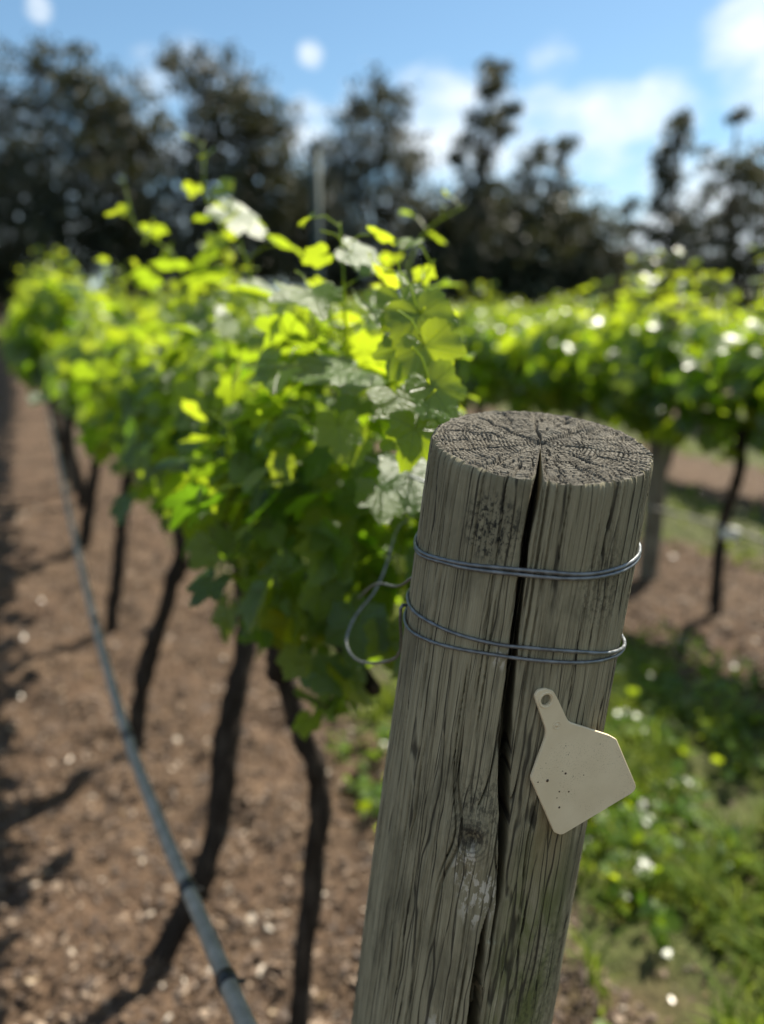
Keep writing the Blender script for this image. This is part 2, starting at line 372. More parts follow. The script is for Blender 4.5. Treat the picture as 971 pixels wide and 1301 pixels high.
M = dict(
    soil=mat_soil(), leaf=mat_leaf('vine_leaf'), leaf_far=mat_leaf('vine_leaf_simple', detail=False),
    bark=mat_bark('vine_bark', (.012, .009, .007), (.028, .021, .016), (.075, .06, .048)),
    stem=mat_plain('green_cane', (.11, .15, .035), (.20, .22, .07), 60, .5),
    side=mat_wood_side(), top=mat_wood_top(), tag=mat_tag(),
    wire=mat_metal('galvanised_wire', (.19, .20, .205), .45, .7),
    old_wire=mat_metal('dull_trellis_wire', (.34, .35, .35), .5, .8),
    pipe=mat_plain('black_poly_pipe', (.20, .185, .155), (.31, .285, .245), 40, .5, .15, .35),
    pipe_joint=mat_plain('black_dripper', (.012, .012, .013), (.03, .03, .03), 60, .4, .1),
    grey_wood=mat_bark('grey_post_wood', (.07, .06, .045), (.15, .13, .10), (.26, .23, .18), .6),
    pole=mat_plain('painted_steel_pole', (.018, .036, .034), (.03, .05, .048), 60, .7, .1, .2),
    gumbark=mat_bark('gum_bark', (.05, .042, .035), (.11, .095, .08), (.24, .21, .18), .25),
    cuff=mat_plain('white_cuff', (.65, .66, .66), (.8, .8, .78), 60, .35),
    grass=mat_tint('grass_blades', [(0, (.045, .088, .010)), (.5, (.13, .19, .016)), (.85, (.23, .25, .03)), (1, (.26, .22, .10))], .5, .42),
    mulch=mat_tint('bark_mulch', [(0, (.032, .019, .012)), (.35, (.085, .051, .030)), (.7, (.145, .092, .054)), (.95, (.24, .175, .12)), (1, (.5, .44, .36))], .7, 0, .5),
    litter=mat_tint('dry_leaf_litter', [(0, (.22, .14, .065)), (.5, (.33, .24, .14)), (1, (.55, .49, .40))], .3, 0, .6),
)
CROWNS = [mat_crown('gum_leaves_dark', (.013, .021, .015), (.024, .036, .023), (.044, .060, .034)),
          mat_crown('gum_leaves_olive', (.017, .024, .015), (.034, .043, .022), (.074, .078, .034)),
          mat_crown('gum_leaves_grey', (.019, .027, .021), (.035, .046, .035), (.060, .074, .054))]

# ------------------------------------------------------------------ ground
def soil_h(x, y):
    x = np.asarray(x, float); y = np.asarray(y, float)
    near = np.clip(1.3 - np.hypot(x, y) / 14, 0, 1)
    h = .026 * vnoise(x * 3, y * 3, 1) + .026 * vnoise(x * 9, y * 9, 2) + .014 * vnoise(x * 26, y * 26, 3) + .008 * vnoise(x * 60, y * 60, 4)
    return h * near
def ground():
    def axis(lo, hi, f_lo, f_hi, st):
        mid = np.arange(f_lo, f_hi, st); a = [f_lo]; s = st
        while a[-1] > lo: s *= 1.14; a.append(a[-1] - s)
        b = [f_hi]; s = st
        while b[-1] < hi: s *= 1.14; b.append(b[-1] + s)
        return np.concatenate([np.array(a[1:])[::-1], mid, b])
    X = axis(-1500, 1500, -2.6, 3.0, .022); Y = axis(-1500, 1500, .2, 5.6, .022)
    gx, gy = np.meshgrid(X, Y); gz = terrain(gx, gy) + soil_h(gx, gy)
    V = np.stack([gx, gy, gz], -1).reshape(-1, 3); nx, ny = len(X), len(Y)
    i = np.arange(nx * ny).reshape(ny, nx)
    F4 = np.stack([i[:-1, :-1], i[:-1, 1:], i[1:, 1:], i[1:, :-1]], -1).reshape(-1, 4)
    tag(obj('ground', mk_mesh('ground', V, [F4], M['soil'])), kind='structure')
ground()
def gz(x, y): return float(terrain(x, y) + soil_h(x, y))

def row_off(x, y): return (x - RO[0]) * RN[0] + (y - RO[1]) * RN[1]
def in_view(x, y, pad=.12):
    d = y * CT
    return (d > .5) & (np.abs(x) < (.52 + pad) * np.maximum(d, .5) + .25)

def scatter_chips(name, n, mat, smin, smax, thick, seed, ymax=9.0, curl=.0, keep=None):
    r = np.random.default_rng(seed)
    y = .75 + (ymax - .75) * r.random(n) ** 1.7; x = (r.random(n) * 2 - 1) * (.66 * y + .3)
    o = row_off(x, y)
    ok = in_view(x, y)
    if keep is not None: ok &= keep(x, y, o, r)
    x, y = x[ok], y[ok]; n = len(x)
    s = smin + (smax - smin) * r.random(n) ** 2.4
    L = s; W = s * (.3 + .5 * r.random(n)); T = np.maximum(thick * s, .0008)
    yaw = r.random(n) * 2 * np.pi; tl = r.normal(size=n) * .38; tl2 = r.normal(size=n) * .38
    # six-sided irregular chip
    k = 6; ang = np.linspace(0, 2 * np.pi, k, endpoint=False)
    rad = .6 + .4 * r.random((n, k))
    px = np.cos(ang) * rad * L[:, None] * .5; py = np.sin(ang) * rad * W[:, None] * .5
    pz = curl * (px ** 2) / L[:, None] * 4
    top = np.stack([px, py, pz + T[:, None] / 2], -1); bot = np.stack([px, py, pz - T[:, None] / 2], -1)
    P = np.concatenate([top, bot], 1)
    c, s_ = np.cos(tl), np.sin(tl); P = np.stack([P[..., 0] * c[:, None] + P[..., 2] * s_[:, None], P[..., 1], -P[..., 0] * s_[:, None] + P[..., 2] * c[:, None]], -1)
    c, s_ = np.cos(tl2), np.sin(tl2); P = np.stack([P[..., 0], P[..., 1] * c[:, None] - P[..., 2] * s_[:, None], P[..., 1] * s_[:, None] + P[..., 2] * c[:, None]], -1)
    c, s_ = np.cos(yaw), np.sin(yaw); P = np.stack([P[..., 0] * c[:, None] - P[..., 1] * s_[:, None], P[..., 0] * s_[:, None] + P[..., 1] * c[:, None], P[..., 2]], -1)
    P += np.stack([x, y, terrain(x, y) + soil_h(x, y) + L * .16], -1)[:, None, :]
    F = []
    base = (np.arange(n) * 2 * k)[:, None, None]
    fan = np.array([[0, 1, 2], [0, 2, 3], [0, 3, 4], [0, 4, 5]]); fb = fan[:, ::-1] + k
    side = np.array([[i, i + k, (i + 1) % k + k, (i + 1) % k] for i in range(k)])
    F3 = (np.concatenate([fan, fb])[None] + base).reshape(-1, 3); F4 = (side[None] + base).reshape(-1, 4)
    tint = np.repeat(r.random(n) ** 1.7, 2 * k)
    return obj(name, mk_mesh(name, P.reshape(-1, 3), [F3, F4], mat, False, None, dict(tint=tint)))
tag(scatter_chips('bark_mulch', 80000, M['mulch'], .006, .040, .13, 21, keep=lambda x, y, o, r: (o < .95 + .2 * vnoise(x * 2, y * 2, 9)) | (np.abs(o - 3) < .75) | (r.random(len(x)) < .12)), kind='stuff')
tag(scatter_chips('leaf_litter', 900, M['litter'], .010, .042, .03, 22, curl=.25), kind='stuff')

def grass(name, n, seed, ymax, keep, hmin, hmax):
    r = np.random.default_rng(seed)
    nt = n // 14
    ty = .8 + (ymax - .8) * r.random(nt) ** 1.5; tx = (r.random(nt) * 2 - 1) * (.66 * ty + .3)
    th = hmin + (hmax - hmin) * r.random(nt) ** 1.5; tt = r.random(nt)
    x = np.repeat(tx, 14) + r.normal(size=nt * 14) * .028; y = np.repeat(ty, 14) + r.normal(size=nt * 14) * .028
    h = np.repeat(th, 14) * (.55 + .6 * r.random(nt * 14)); tint = np.clip(np.repeat(tt, 14) * .7 + r.random(nt * 14) * .4 - .05, 0, 1)
    o = row_off(x, y); ok = in_view(x, y) & keep(x, y, o, r)
    x, y, h, tint = x[ok], y[ok], h[ok], tint[ok]; n = len(x)
    yaw = r.random(n) * 2 * np.pi; bend = (.25 + .75 * r.random(n)) * h; wd = .0022 + .0035 * r.random(n)
    dx, dy = np.cos(yaw), np.sin(yaw); z0 = terrain(x, y) + soil_h(x, y) - .004
    P = []
    for f, wf in ((0, 1), (.4, .95), (.75, .65)):
        bx = x + dx * bend * f * f; by = y + dy * bend * f * f; bz = z0 + h * (f - .25 * f * f)
        P += [np.stack([bx - dy * wd * wf, by + dx * wd * wf, bz], -1), np.stack([bx + dy * wd * wf, by - dx * wd * wf, bz + .001], -1)]
    P.append(np.stack([x + dx * bend, y + dy * bend, z0 + h * .75], -1))
    V = np.stack(P, 1); b = (np.arange(n) * 7)[:, None, None]
    F4 = (np.array([[0, 1, 3, 2], [2, 3, 5, 4]])[None] + b).reshape(-1, 4); F3 = (np.array([[4, 5, 6]])[None] + b).reshape(-1, 3)
    return obj(name, mk_mesh(name, V.reshape(-1, 3), [F3, F4], M['grass'], True, None, dict(tint=np.repeat(tint, 7))))
def alley(o, k): return np.clip(1 - np.abs(o - (1.5 + 3 * k)) / .95, 0, 1)
def patchy(x, y, s=1.7, sd=30): return .5 + .5 * vnoise(x * s, y * s, sd) + .35 * vnoise(x * s * 3.1, y * s * 3.1, sd + 1)
tag(grass('grass', 300000, 31, 12, lambda x, y, o, r: (np.clip(alley(o, 0) * 2.2, 0, 1.2) + .2 * (o > .5) * (o < 2.6)) * patchy(x, y, 2.6) > .38 + .3 * r.random(len(x)), .03, .19), kind='stuff')
tag(grass('grass', 60000, 33, 22, lambda x, y, o, r: (o > 3.5) & (np.abs((o % 3) - 1.5) < .8) & (patchy(x, y) > .35), .05, .16), kind='stuff')

# ------------------------------------------------------------------ vine leaves
def leaf_shape(nth, rings, serr, seed):
    r = np.random.default_rng(seed)
    A = np.radians([0, 10, 24, 33, 50, 64, 76, 84, 104, 122, 140, 155, 166]); Rr = np.array([1.0, .90, .72, .66, .90, .78, .66, .62, .72, .62, .50, .42, .26])
    Rr = Rr * (1 + r.normal(size=len(Rr)) * .05)
    th = np.linspace(-R_(166), R_(166), nth); rad = np.interp(np.abs(th), A, Rr)
    if serr:
        rad = rad * (1 + serr * (np.abs(((th * 11 / math.pi + .3) % 1) - .5) * 4 - 1)) * (1 + r.normal(size=nth) * .015)
    pts = [np.zeros((1, 2))]; F3 = []; F4 = []
    for q in rings: pts.append(np.stack([np.cos(th) * rad * q, np.sin(th) * rad * q], -1))
    P = np.concatenate(pts)
    for i in range(nth - 1): F3.append((0, 1 + i, 2 + i))
    for k in range(len(rings) - 1):
        o = 1 + k * nth
        for i in range(nth - 1): F4.append((o + i, o + nth + i, o + nth + i + 1, o + i + 1))
    x, y = P[:, 0], P[:, 1]; rr = np.hypot(x, y); t_ = np.arctan2(y, x)
    z = -r.uniform(.05, .32) * x * np.abs(x) - r.uniform(-.12, .3) * y * y + r.uniform(.05, .22) * np.abs(y) + r.uniform(.03, .08) * np.sin(t_ * r.integers(3, 6) + r.random() * 6) * rr ** 1.5
    z += .02 * np.sin(x * 14 + r.random() * 6) * np.sin(y * 13 + r.random() * 6) * rr
    return np.stack([x, y, z], -1), np.array(F3, int).reshape(-1, 3), np.array(F4, int).reshape(-1, 4)
LEAF = dict(hi=[leaf_shape(52, (.3, .58, .82, 1), .06, 100 + i) for i in range(7)],
            mid=[leaf_shape(24, (.5, 1), .05, 200 + i) for i in range(6)],
            lo=[leaf_shape(13, (1,), 0, 300 + i) for i in range(5)])
def nrmz(v): return v / (np.linalg.norm(v, axis=-1, keepdims=True) + 1e-12)
def add_leaves(bag, pos, nrm, tip, size, tint, age, lod, r):
    pos = np.asarray(pos, float); n = len(pos); var = r.integers(0, len(LEAF[lod]), n)
    Z = nrmz(nrm); X = nrmz(tip - Z * np.sum(tip * Z, -1, keepdims=True)); Y = np.cross(Z, X)
    for k, (P, F3, F4) in enumerate(LEAF[lod]):
        i = np.where(var == k)[0]
        if not len(i): continue
        S = size[i][:, None, None]; sx = r.uniform(.85, 1.12, len(i))[:, None, None]
        W = pos[i][:, None] + S * (P[None, :, 0:1] * X[i][:, None] + P[None, :, 1:2] * sx * Y[i][:, None] + P[None, :, 2:3] * r.uniform(.6, 1.5, len(i))[:, None, None] * Z[i][:, None])
        m = len(P); b = (np.arange(len(i)) * m)[:, None, None]
        bag.add(W.reshape(-1, 3), (F3[None] + b).reshape(-1, 3), (F4[None] + b).reshape(-1, 4) if len(F4) else None,
                uv=np.tile(P[:, :2], (len(i), 1)), tint=np.repeat(tint[i], m), age=np.repeat(age[i], m))
def petioles(bag, P0, P1, rad, r):
    """thin three-sided stalks from cane to leaf"""
    n = len(P0); d = P1 - P0; a = nrmz(np.cross(d, r.normal(size=(n, 3)))); b = nrmz(np.cross(d, a)); V = []
    mid = (P0 + P1) / 2 + np.array([0, 0, .008])
    for P, f in ((P0, 1), (mid, .85), (P1, .7)):
        for k in range(3):
            c, s = math.cos(k * 2.094), math.sin(k * 2.094); V.append(P + (a * c + b * s) * rad * f)
    V = np.stack(V, 1); base = (np.arange(n) * 9)[:, None, None]
    F = np.array([[k + 3 * j, (k + 1) % 3 + 3 * j, (k + 1) % 3 + 3 * j + 3, k + 3 * j + 3] for j in range(2) for k in range(3)])
    bag.add(V.reshape(-1, 3), None, (F[None] + base).reshape(-1, 4), tint=.5, age=.9)

def canopy(n, L, hw, zc, hh, r, lod, sz=(.038, .082), off=0.0, s0=0.0):
    """leaves of one vine's share of the hedge, x along the row"""
    bag = Bag()
    s = s0 + (r.random(n) - .5) * L
    a = r.random(n) * 2 * np.pi; q = r.random(n) ** .55 * (1 + .35 * (r.random(n) < .12) * (np.sin(a) > -.3))
    seed = int(r.integers(1, 9999)); lump = 1 + .34 * vnoise(s * 3.3, a * 1.2, seed) + .15 * vnoise(s * 8, a * 3, seed + 1)
    oy, oz = np.cos(a), np.sin(a)
    pos = np.stack([s, off + oy * q * hw * lump, zc + oz * q * hh * lump], -1)
    out = np.stack([r.normal(size=n) * .3, oy, oz * .7], -1)
    nrm = out * .75 + np.array([0, 0, .62]) + r.normal(size=(n, 3)) * .5
    tip = out * np.array([1, 1, .3]) * .6 + np.array([0, 0, -.55]) + r.normal(size=(n, 3)) * .45
    size = sz[0] + (sz[1] - sz[0]) * r.random(n)
    up = np.clip((pos[:, 2] - zc) / hh, -1, 1.3)
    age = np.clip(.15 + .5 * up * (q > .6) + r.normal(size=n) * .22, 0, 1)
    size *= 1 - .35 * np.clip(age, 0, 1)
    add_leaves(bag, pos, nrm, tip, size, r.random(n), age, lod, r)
    if lod != 'lo':
        d = nrmz(tip) * .05
        petioles(bag, pos - d - np.stack([np.zeros(n), oy, oz], -1) * .02, pos, .0013, r)
    return bag
def shoot(bag, P, r0, r1, nleaf, r, lod, smax=.075, start=.15):
    """a green cane with alternate leaves that get smaller to the tip"""
    path = smooth_path(P, 26); tube(bag, path, np.linspace(r0, r1, 26), 6, tint=.5, age=.9)
    f = np.linspace(start, .985, nleaf); i = np.clip((f * 25).astype(int), 0, 24); p = path[i]; T = nrmz(path[i + 1] - path[i])
    ang = np.arange(nleaf) * np.pi + r.normal(size=nleaf) * .5 + r.random() * 6
    side = np.stack([np.cos(ang), np.sin(ang), np.full(nleaf, .25)], -1); side = nrmz(side - T * np.sum(side * T, -1, keepdims=True) * .6)
    size = smax * (1.05 - .8 * f) * r.uniform(.8, 1.15, nleaf); L = (.03 + .6 * size)[:, None]
    q = p + side * L + np.array([0, 0, .01])
    petioles(bag, p, q, .0011, r)
    nrm = np.array([0, 0, .75]) + T * .4 + r.normal(size=(nleaf, 3)) * .45; tip = side + np.array([0, 0, -.35]) + r.normal(size=(nleaf, 3)) * .3
    add_leaves(bag, q, nrm, tip, size, r.random(nleaf), np.clip(.3 + .75 * f + r.normal(size=nleaf) * .1, 0, 1), lod, r)
def rand_shoots(bag, n, L, z, r, lod, off=0.0, hmin=.2, hmax=.55):
    for _ in range(n):
        x = (r.random() - .5) * L; y = off + r.normal() * .1; h = hmin + (hmax - hmin) * r.random() ** 1.4; lx, ly = r.normal(size=2) * .5 * h
        P = [(x, y, z), (x + lx * .25, y + ly * .25, z + h * .45), (x + lx * .65, y + ly * .65, z + h * .85), (x + lx * 1.1, y + ly * 1.1, z + h * (1.0 - .25 * r.random()))]
        shoot(bag, P, .0028, .0012, int(5 + h * 14), r, lod, .07)

def local_bag_to(root, bag, name, mat): return obj(name, bag.mesh(name, mat), root)

# --- the first row: five nearby vines built one by one
def w2l(P, base):
    P = np.asarray(P, float) - base; c, s = math.cos(-ROWZ), math.sin(-ROWZ)
    return np.stack([P[..., 0] * c - P[..., 1] * s, P[..., 0] * s + P[..., 1] * c, P[..., 2]], -1)
NEAR = [  # trunk line read off the photograph at its own distance, radius, depths at base and top
    dict(px=[(376, 1330), (384, 1215), (401, 1090), (407, 1005), (387, 935), (366, 872), (350, 826)], Y=(1.25, 1.25), r=(.021, .018), lab='nearest grapevine, beside the wooden end post, black trunk crooked below its leaves'),
    dict(px=[(196, 1212), (236, 1158), (268, 1092), (281, 1005), (292, 930), (306, 862), (316, 800)], Y=(1.5, 1.68), r=(.025, .021), lab='second grapevine from the end post, dark trunk curving out low behind the drip pipe'),
    dict(px=[(170, 955), (178, 895), (193, 822), (214, 762), (232, 706)], Y=(2.42, 2.45), r=(.031, .025), lab='third grapevine from the end post, thick straight dark trunk leaning over brown mulch'),
    dict(px=[(138, 806), (149, 730), (157, 652), (164, 600)], Y=(3.5, 3.5), r=(.033, .027), lab='fourth grapevine from the end post, slim dark trunk close behind the drip pipe'),
    dict(px=[(105, 700), (113, 645), (122, 588)], Y=(4.95, 4.95), r=(.042, .034), lab='fifth grapevine from the end post, short blurred trunk beside the pipe where the row narrows'),
]
SEG = [(-.86, -.27), (-.27, .45), (.45, 1.42), (1.42, 2.75), (2.75, 4.4)]
ROW1_OFF = .14
for k, d in enumerate(NEAR):
    n = len(d['px']); P = np.array([at_y(px, py, Y) for (px, py), Y in zip(d['px'], np.linspace(*d['Y'], n))])
    base = P[0].copy(); g = gz(base[0], base[1]); P[0][2] = g - .05; base[2] = g
    root = tag(empty('grapevine', base, ROWZ), d['lab'], 'grapevine', 'grapevines in the row behind the wooden end post')
    path = smooth_path(P, 60); r = np.random.default_rng(50 + k)
    path += np.stack([vnoise(np.arange(60) / 5., np.full(60, k * 7.), 5), vnoise(np.arange(60) / 5., np.full(60, k * 7. + 3), 6), np.zeros(60)], -1) * .005
    b = Bag(); rad = np.linspace(d['r'][0], d['r'][1], 60) * (1 + .12 * vnoise(np.arange(60) / 3.5, np.zeros(60), 70 + k)); rad[:4] *= np.linspace(1.35, 1, 4)
    tube(b, w2l(path, base), rad, 18, .16, k)
    local_bag_to(root, b, 'trunk', M['bark'])
    top = w2l(path[-1], base); s0 = float(np.dot(base[:2] - RO, RDIR)); o0 = float(np.dot(base[:2] - RO, RN))
    a, c = SEG[k][0] - s0, SEG[k][1] - s0; yo = -(ROW1_OFF - o0)      # local y points left of the row
    b = Bag(); zc = .98
    for e in (a, c):
        m = top[0] + (e - top[0]) * .5
        tube(b, smooth_path([top - np.array([0, 0, .05]), (top[0] + (e - top[0]) * .15, top[1] * .7 + yo * .3, zc - .01), (m, yo, zc + .015), (e, yo, zc)], 24), np.linspace(.021, .011, 24), 10, .12, k + 9)
    local_bag_to(root, b, 'cordon', M['bark'])
    L = c - a; mid = (a + c) / 2
    lod = 'hi' if k < 3 else 'mid'
    cb = canopy(int((880, 720, 620, 560, 520)[k] * L), L + .06, (.17, .20, .23, .26, .28)[k], (1.235, 1.24, 1.25, 1.26, 1.26)[k], .24, r, lod, sz=((.032, .062), (.034, .066), (.036, .072), (.038, .078), (.038, .08))[k], off=yo, s0=mid)
    sb_n = (4, 4, 5, 6, 8)[k]
    if k == 0:                                                           # leaves added out of sight behind the end post, to shade the near pipe
        nq = 170; q = np.stack([r.uniform(.055, .20, nq), r.uniform(.82, 1.02, nq), r.uniform(1.06, 1.36, nq)], -1)
        add_leaves(cb, w2l(q, base), r.normal(size=(nq, 3)) * .5 + np.array([-.3, .3, .6]), r.normal(size=(nq, 3)) * .5 + np.array([0, 0, -.6]), r.uniform(.035, .06, nq), r.random(nq), r.random(nq) * .4, 'hi', r)
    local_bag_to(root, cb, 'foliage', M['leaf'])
    for _ in range(sb_n):
        b = Bag(); x = a + L * r.random(); y = yo + r.normal() * .08; z = 1.38; h = (.08 + .12 * r.random()) if k == 0 else .12 + .28 * r.random() ** 1.3; lx, ly = r.normal(size=2) * .5 * h
        lx, ly = np.clip((lx, ly), -.3 * h, .3 * h); P_ = [(x, y, z), (x + lx * .25, y + ly * .25, z + h * .45), (x + lx * .65, y + ly * .65, z + h * .85), (x + lx * 1.1, y + ly * 1.1, z + h * (1 - .3 * r.random()))]
        shoot(b, P_, .0026, .0011, int(5 + h * 16), r, lod, .056)
        local_bag_to(root, b, 'shoot', M['leaf'])
    if k == 0: VINE0, VB0 = root, base
    if k == 1: VINE1, VB1 = root, base

# shoots and single leaves that stand out in the photograph, on the first two vines
r = np.random.default_rng(4)
def hero_shoot(root, base, pts, nl, smax, **kw):
    b = Bag(); shoot(b, w2l(np.array([at_y(*p) for p in pts]), base), .0026, .0011, nl, r, 'hi', smax, **kw); local_bag_to(root, b, 'shoot', M['leaf'])
hero_shoot(VINE0, VB0, [(440, 470, .98), (438, 400, .96), (436, 340, .95), (432, 282, .95)], 7, .062, start=.1)
hero_shoot(VINE0, VB0, [(492, 520, .92), (500, 440, .90), (522, 385, .90), (552, 330, .90)], 8, .07, start=.05)
hero_shoot(VINE1, VB1, [(250, 420, 1.6), (225, 330, 1.6), (175, 290, 1.6), (160, 240, 1.62)], 8, .06)
hero_shoot(VINE1, VB1, [(300, 420, 1.7), (285, 300, 1.7), (262, 250, 1.72), (258, 180, 1.75)], 8, .07)
hero_shoot(VINE1, VB1, [(510, 400, 1.5), (522, 330, 1.5), (545, 290, 1.5), (590, 262, 1.5)], 6, .05)
hero_shoot(VINE1, VB1, [(330, 420, 1.45), (318, 350, 1.45), (306, 310, 1.45), (296, 262, 1.45)], 6, .085)

def hero_leaf(root, base, px, py, Y, size, nrm, tip, tint=.6, age=.4):
    b = Bag(); p = w2l(at_y(px, py, Y), base)
    c, s = math.cos(-ROWZ), math.sin(-ROWZ); rot = lambda v: np.array([v[0] * c - v[1] * s, v[0] * s + v[1] * c, v[2]])
    N, T = rot(np.array(nrm, float)), rot(np.array(tip, float))
    add_leaves(b, p[None], N[None], T[None], np.array([size]), np.array([tint]), np.array([age]), 'hi', r)
    q = p - nrmz(T) * .06 - np.array([0, 0, .02]); petioles(b, q[None], p[None], .0013, r)
    local_bag_to(root, b, 'leaf', M['leaf'])
HALF = np.array(SUN_DIR) + np.array([.0, -1, .06]); HALF /= np.linalg.norm(HALF)     # a leaf tilted this way flashes white
hero_leaf(VINE0, VB0, 448, 322, .95, .05, HALF, (.5, .2, -.6), .5, .2)
hero_leaf(VINE0, VB0, 522, 600, .82, .056, HALF + np.array([-.05, -.03, 0]), (-.2, .1, -.8), .5, .1)
hero_leaf(VINE0, VB0, 484, 625, .84, .046, HALF + np.array([.08, .02, 0]), (-.3, 0, -.8), .5, .1)
for (px, py, Y, sz, nm, tp, tn, ag) in ((512, 385, .86, .048, (.35, -.75, .3), (.1, .1, -1), .9, .6), (540, 398, .84, .05, (.1, -.8, .35), (.3, .1, -1), .9, .5), (548, 440, .82, .052, (.25, -.8, .2), (.4, .2, -.8), .9, .5),
        (520, 440, .85, .044, (-.1, -.7, .5), (-.2, .2, -.8), .7, .4), (556, 490, .80, .05, (.3, -.7, .35), (.3, .2, -.9), .8, .5), (505, 505, .84, .042, (.15, -.6, .6), (.1, -.1, -.8), .8, .5), (535, 545, .79, .045, (.4, -.7, .2), (-.3, 0, -.9), .8, .3),
        (430, 540, .88, .046, (.2, -.7, .35), (0, 0, -.8), .9, .5), (445, 560, .9, .04, (-.2, -.7, .35), (.3, 0, -.8), .9, .4), (395, 375, .92, .045, (.1, -.4, .8), (.2, -.3, -.5), .8, .6), (410, 752, .98, .046, (.3, -.75, .2), (-.2, 0, -1), 1, .3), (330, 790, 1.1, .05, (.1, -.9, .2), (.2, 0, -1), .2, 0)):
    hero_leaf(VINE0, VB0, px - (8 if px > 530 else 0), py, Y - (.1 if px > 500 else .05), sz * .92, nm, tp, tn, ag)
hero_leaf(VINE0, VB0, 400, 735, .98, .05, (.2, -.75, .25), (.1, 0, -1), .9, .2)
hero_leaf(VINE0, VB0, 290, 775, 1.15, .06, (-.6, -.5, .2), (.0, 0, -1), .9, .2)
hero_leaf(VINE0, VB0, 455, 790, .88, .062, (-.25, -.8, .25), (0, 0, -1), .1, 0)
hero_leaf(VINE0, VB0, 500, 800, .88, .055, (.3, -.75, .25), (0, 0, -1), .8, .4)
hero_leaf(VINE1, VB1, 208, 605, 1.9, .085, (-.75, .3, .35), (.05, 0, -1), .4, .1)
hero_leaf(VINE1, VB1, 292, 270, 1.45, .075, HALF, (.6, .1, -.6), .5, .2)
hero_leaf(VINE1, VB1, 255, 395, 1.6, .08, HALF + np.array([-.1, 0, 0]), (.3, .1, -.8), .5, .2)

# --- vines of the other rows: a few patterns, copied
def copy_thing(root):
    c = root.copy(); COL.objects.link(c)
    for ch in root.children:
        d = ch.copy(); COL.objects.link(d); d.parent = c
    return c
def pattern_vine(seed, lod, n, nsh, trunk_bend):
    r = np.random.default_rng(seed); root = empty('grapevine')
    b = Bag(); t = trunk_bend
    P = smooth_path([(0, 0, -.12), (.02 * t, .02, .15), (.07 * t, -.03, .45), (-.03 * t, .02, .75), (.02, 0, .97)], 30)
    tube(b, P, np.linspace(.034, .025, 30) * (1 + .15 * r.normal(size=30) * .5), 10, .12, seed); local_bag_to(root, b, 'trunk', M['bark'])
    b = Bag()
    for e in (-.62, .62): tube(b, smooth_path([(.02, 0, .93), (e * .2, 0, .98), (e * .6, .01, .99), (e, 0, .98)], 14), np.linspace(.02, .011, 14), 7, .12, seed)
    local_bag_to(root, b, 'cordon', M['bark'])
    b = canopy(n, 1.32, .28, 1.17, .28, r, lod, sz=(.065, .115) if lod == 'mid' else (.085, .14)); rand_shoots(b, nsh + 4, 1.2, 1.32, r, 'lo' if lod == 'lo' else 'mid', hmin=.1, hmax=.46)
    local_bag_to(root, b, 'foliage', M['leaf_far'])
    return root
PAT_M = [pattern_vine(400 + i, 'mid', 470, 8, (1, -1, .6, -.4)[i]) for i in range(4)]
PAT_L = [pattern_vine(500 + i, 'lo', 330, 7, (1, -1, .5)[i]) for i in range(3)]
used = set()
def put_vine(k, s, lab, group, near):
    r_ = random.random(); pat = random.choice(PAT_M if near else PAT_L)
    if pat.name not in used: used.add(pat.name); v = pat
    else: v = copy_thing(pat)
    p = rowpt(k, s, random.uniform(-.05, .05)); v.location = p
    v.rotation_euler = (random.uniform(-.03, .03), random.uniform(-.03, .03), ROWZ + (math.pi if r_ < .5 else 0) + random.uniform(-.06, .06))
    f = random.uniform(.93, 1.08) * (1.22 if k <= 0 else 1); v.scale = (1, f, f)
    return tag(v, lab, 'grapevine', group)
LAB_A = {1: 'leafy grapevine far down the row behind the wooden end post, merging into green', -1: 'distant grapevine at the left edge beyond the bare brown alley'}
for s in np.arange(5.0, 40, 1.22): put_vine(0, s, LAB_A[1], 'far grapevines in the row behind the wooden end post', s < 10)
for s in np.arange(24, 42, 1.3): put_vine(-1, s, LAB_A[-1], 'grapevines in the row left of the brown alley', False)
# second row, to the right: the nearest ones can be told apart
ROW2 = [(-.35, 'grapevine at the right edge of the picture, in the second row, nearest of that row'),
        (.88, 'grapevine right of the grey row post, thin bent trunk with a white tie'),
        (2.1, 'grapevine just behind the grey row post in the second row, bright leaves over shaded trunk'),
        (3.3, 'grapevine in the second row seen just above the right side of the cut post top'),
        (4.5, 'grapevine in the second row seen above the middle of the cut post top')]
for s, lab in ROW2: v = put_vine(1, s, lab, 'grapevines of the second row', True); v.rotation_euler.z = ROWZ; ROW2V = v if abs(s - .88) < .01 else (ROW2V if s > .88 else None)
cuff = Bag(); tube(cuff, [(.0, 0, .40), (.0, 0, .445)], .046, 14); local_bag_to(ROW2V, cuff, 'cuff', M['cuff'])  # plain white band round the trunk
for s in np.arange(5.75, 40, 1.22): put_vine(1, s, 'far grapevine of the second row in the sunlit green band behind the post', 'far grapevines of the second row', s < 9)
for k, nm, s0 in ((2, 'third', .3), (3, 'fourth', 3), (4, 'fifth', 7), (5, 'sixth', 12)):
    for s in np.arange(s0, 40, 1.3): put_vine(k, s, f'grapevine of the {nm} row, mostly hidden behind the rows before it', f'grapevines of the {nm} row', k == 2 and s < 5)

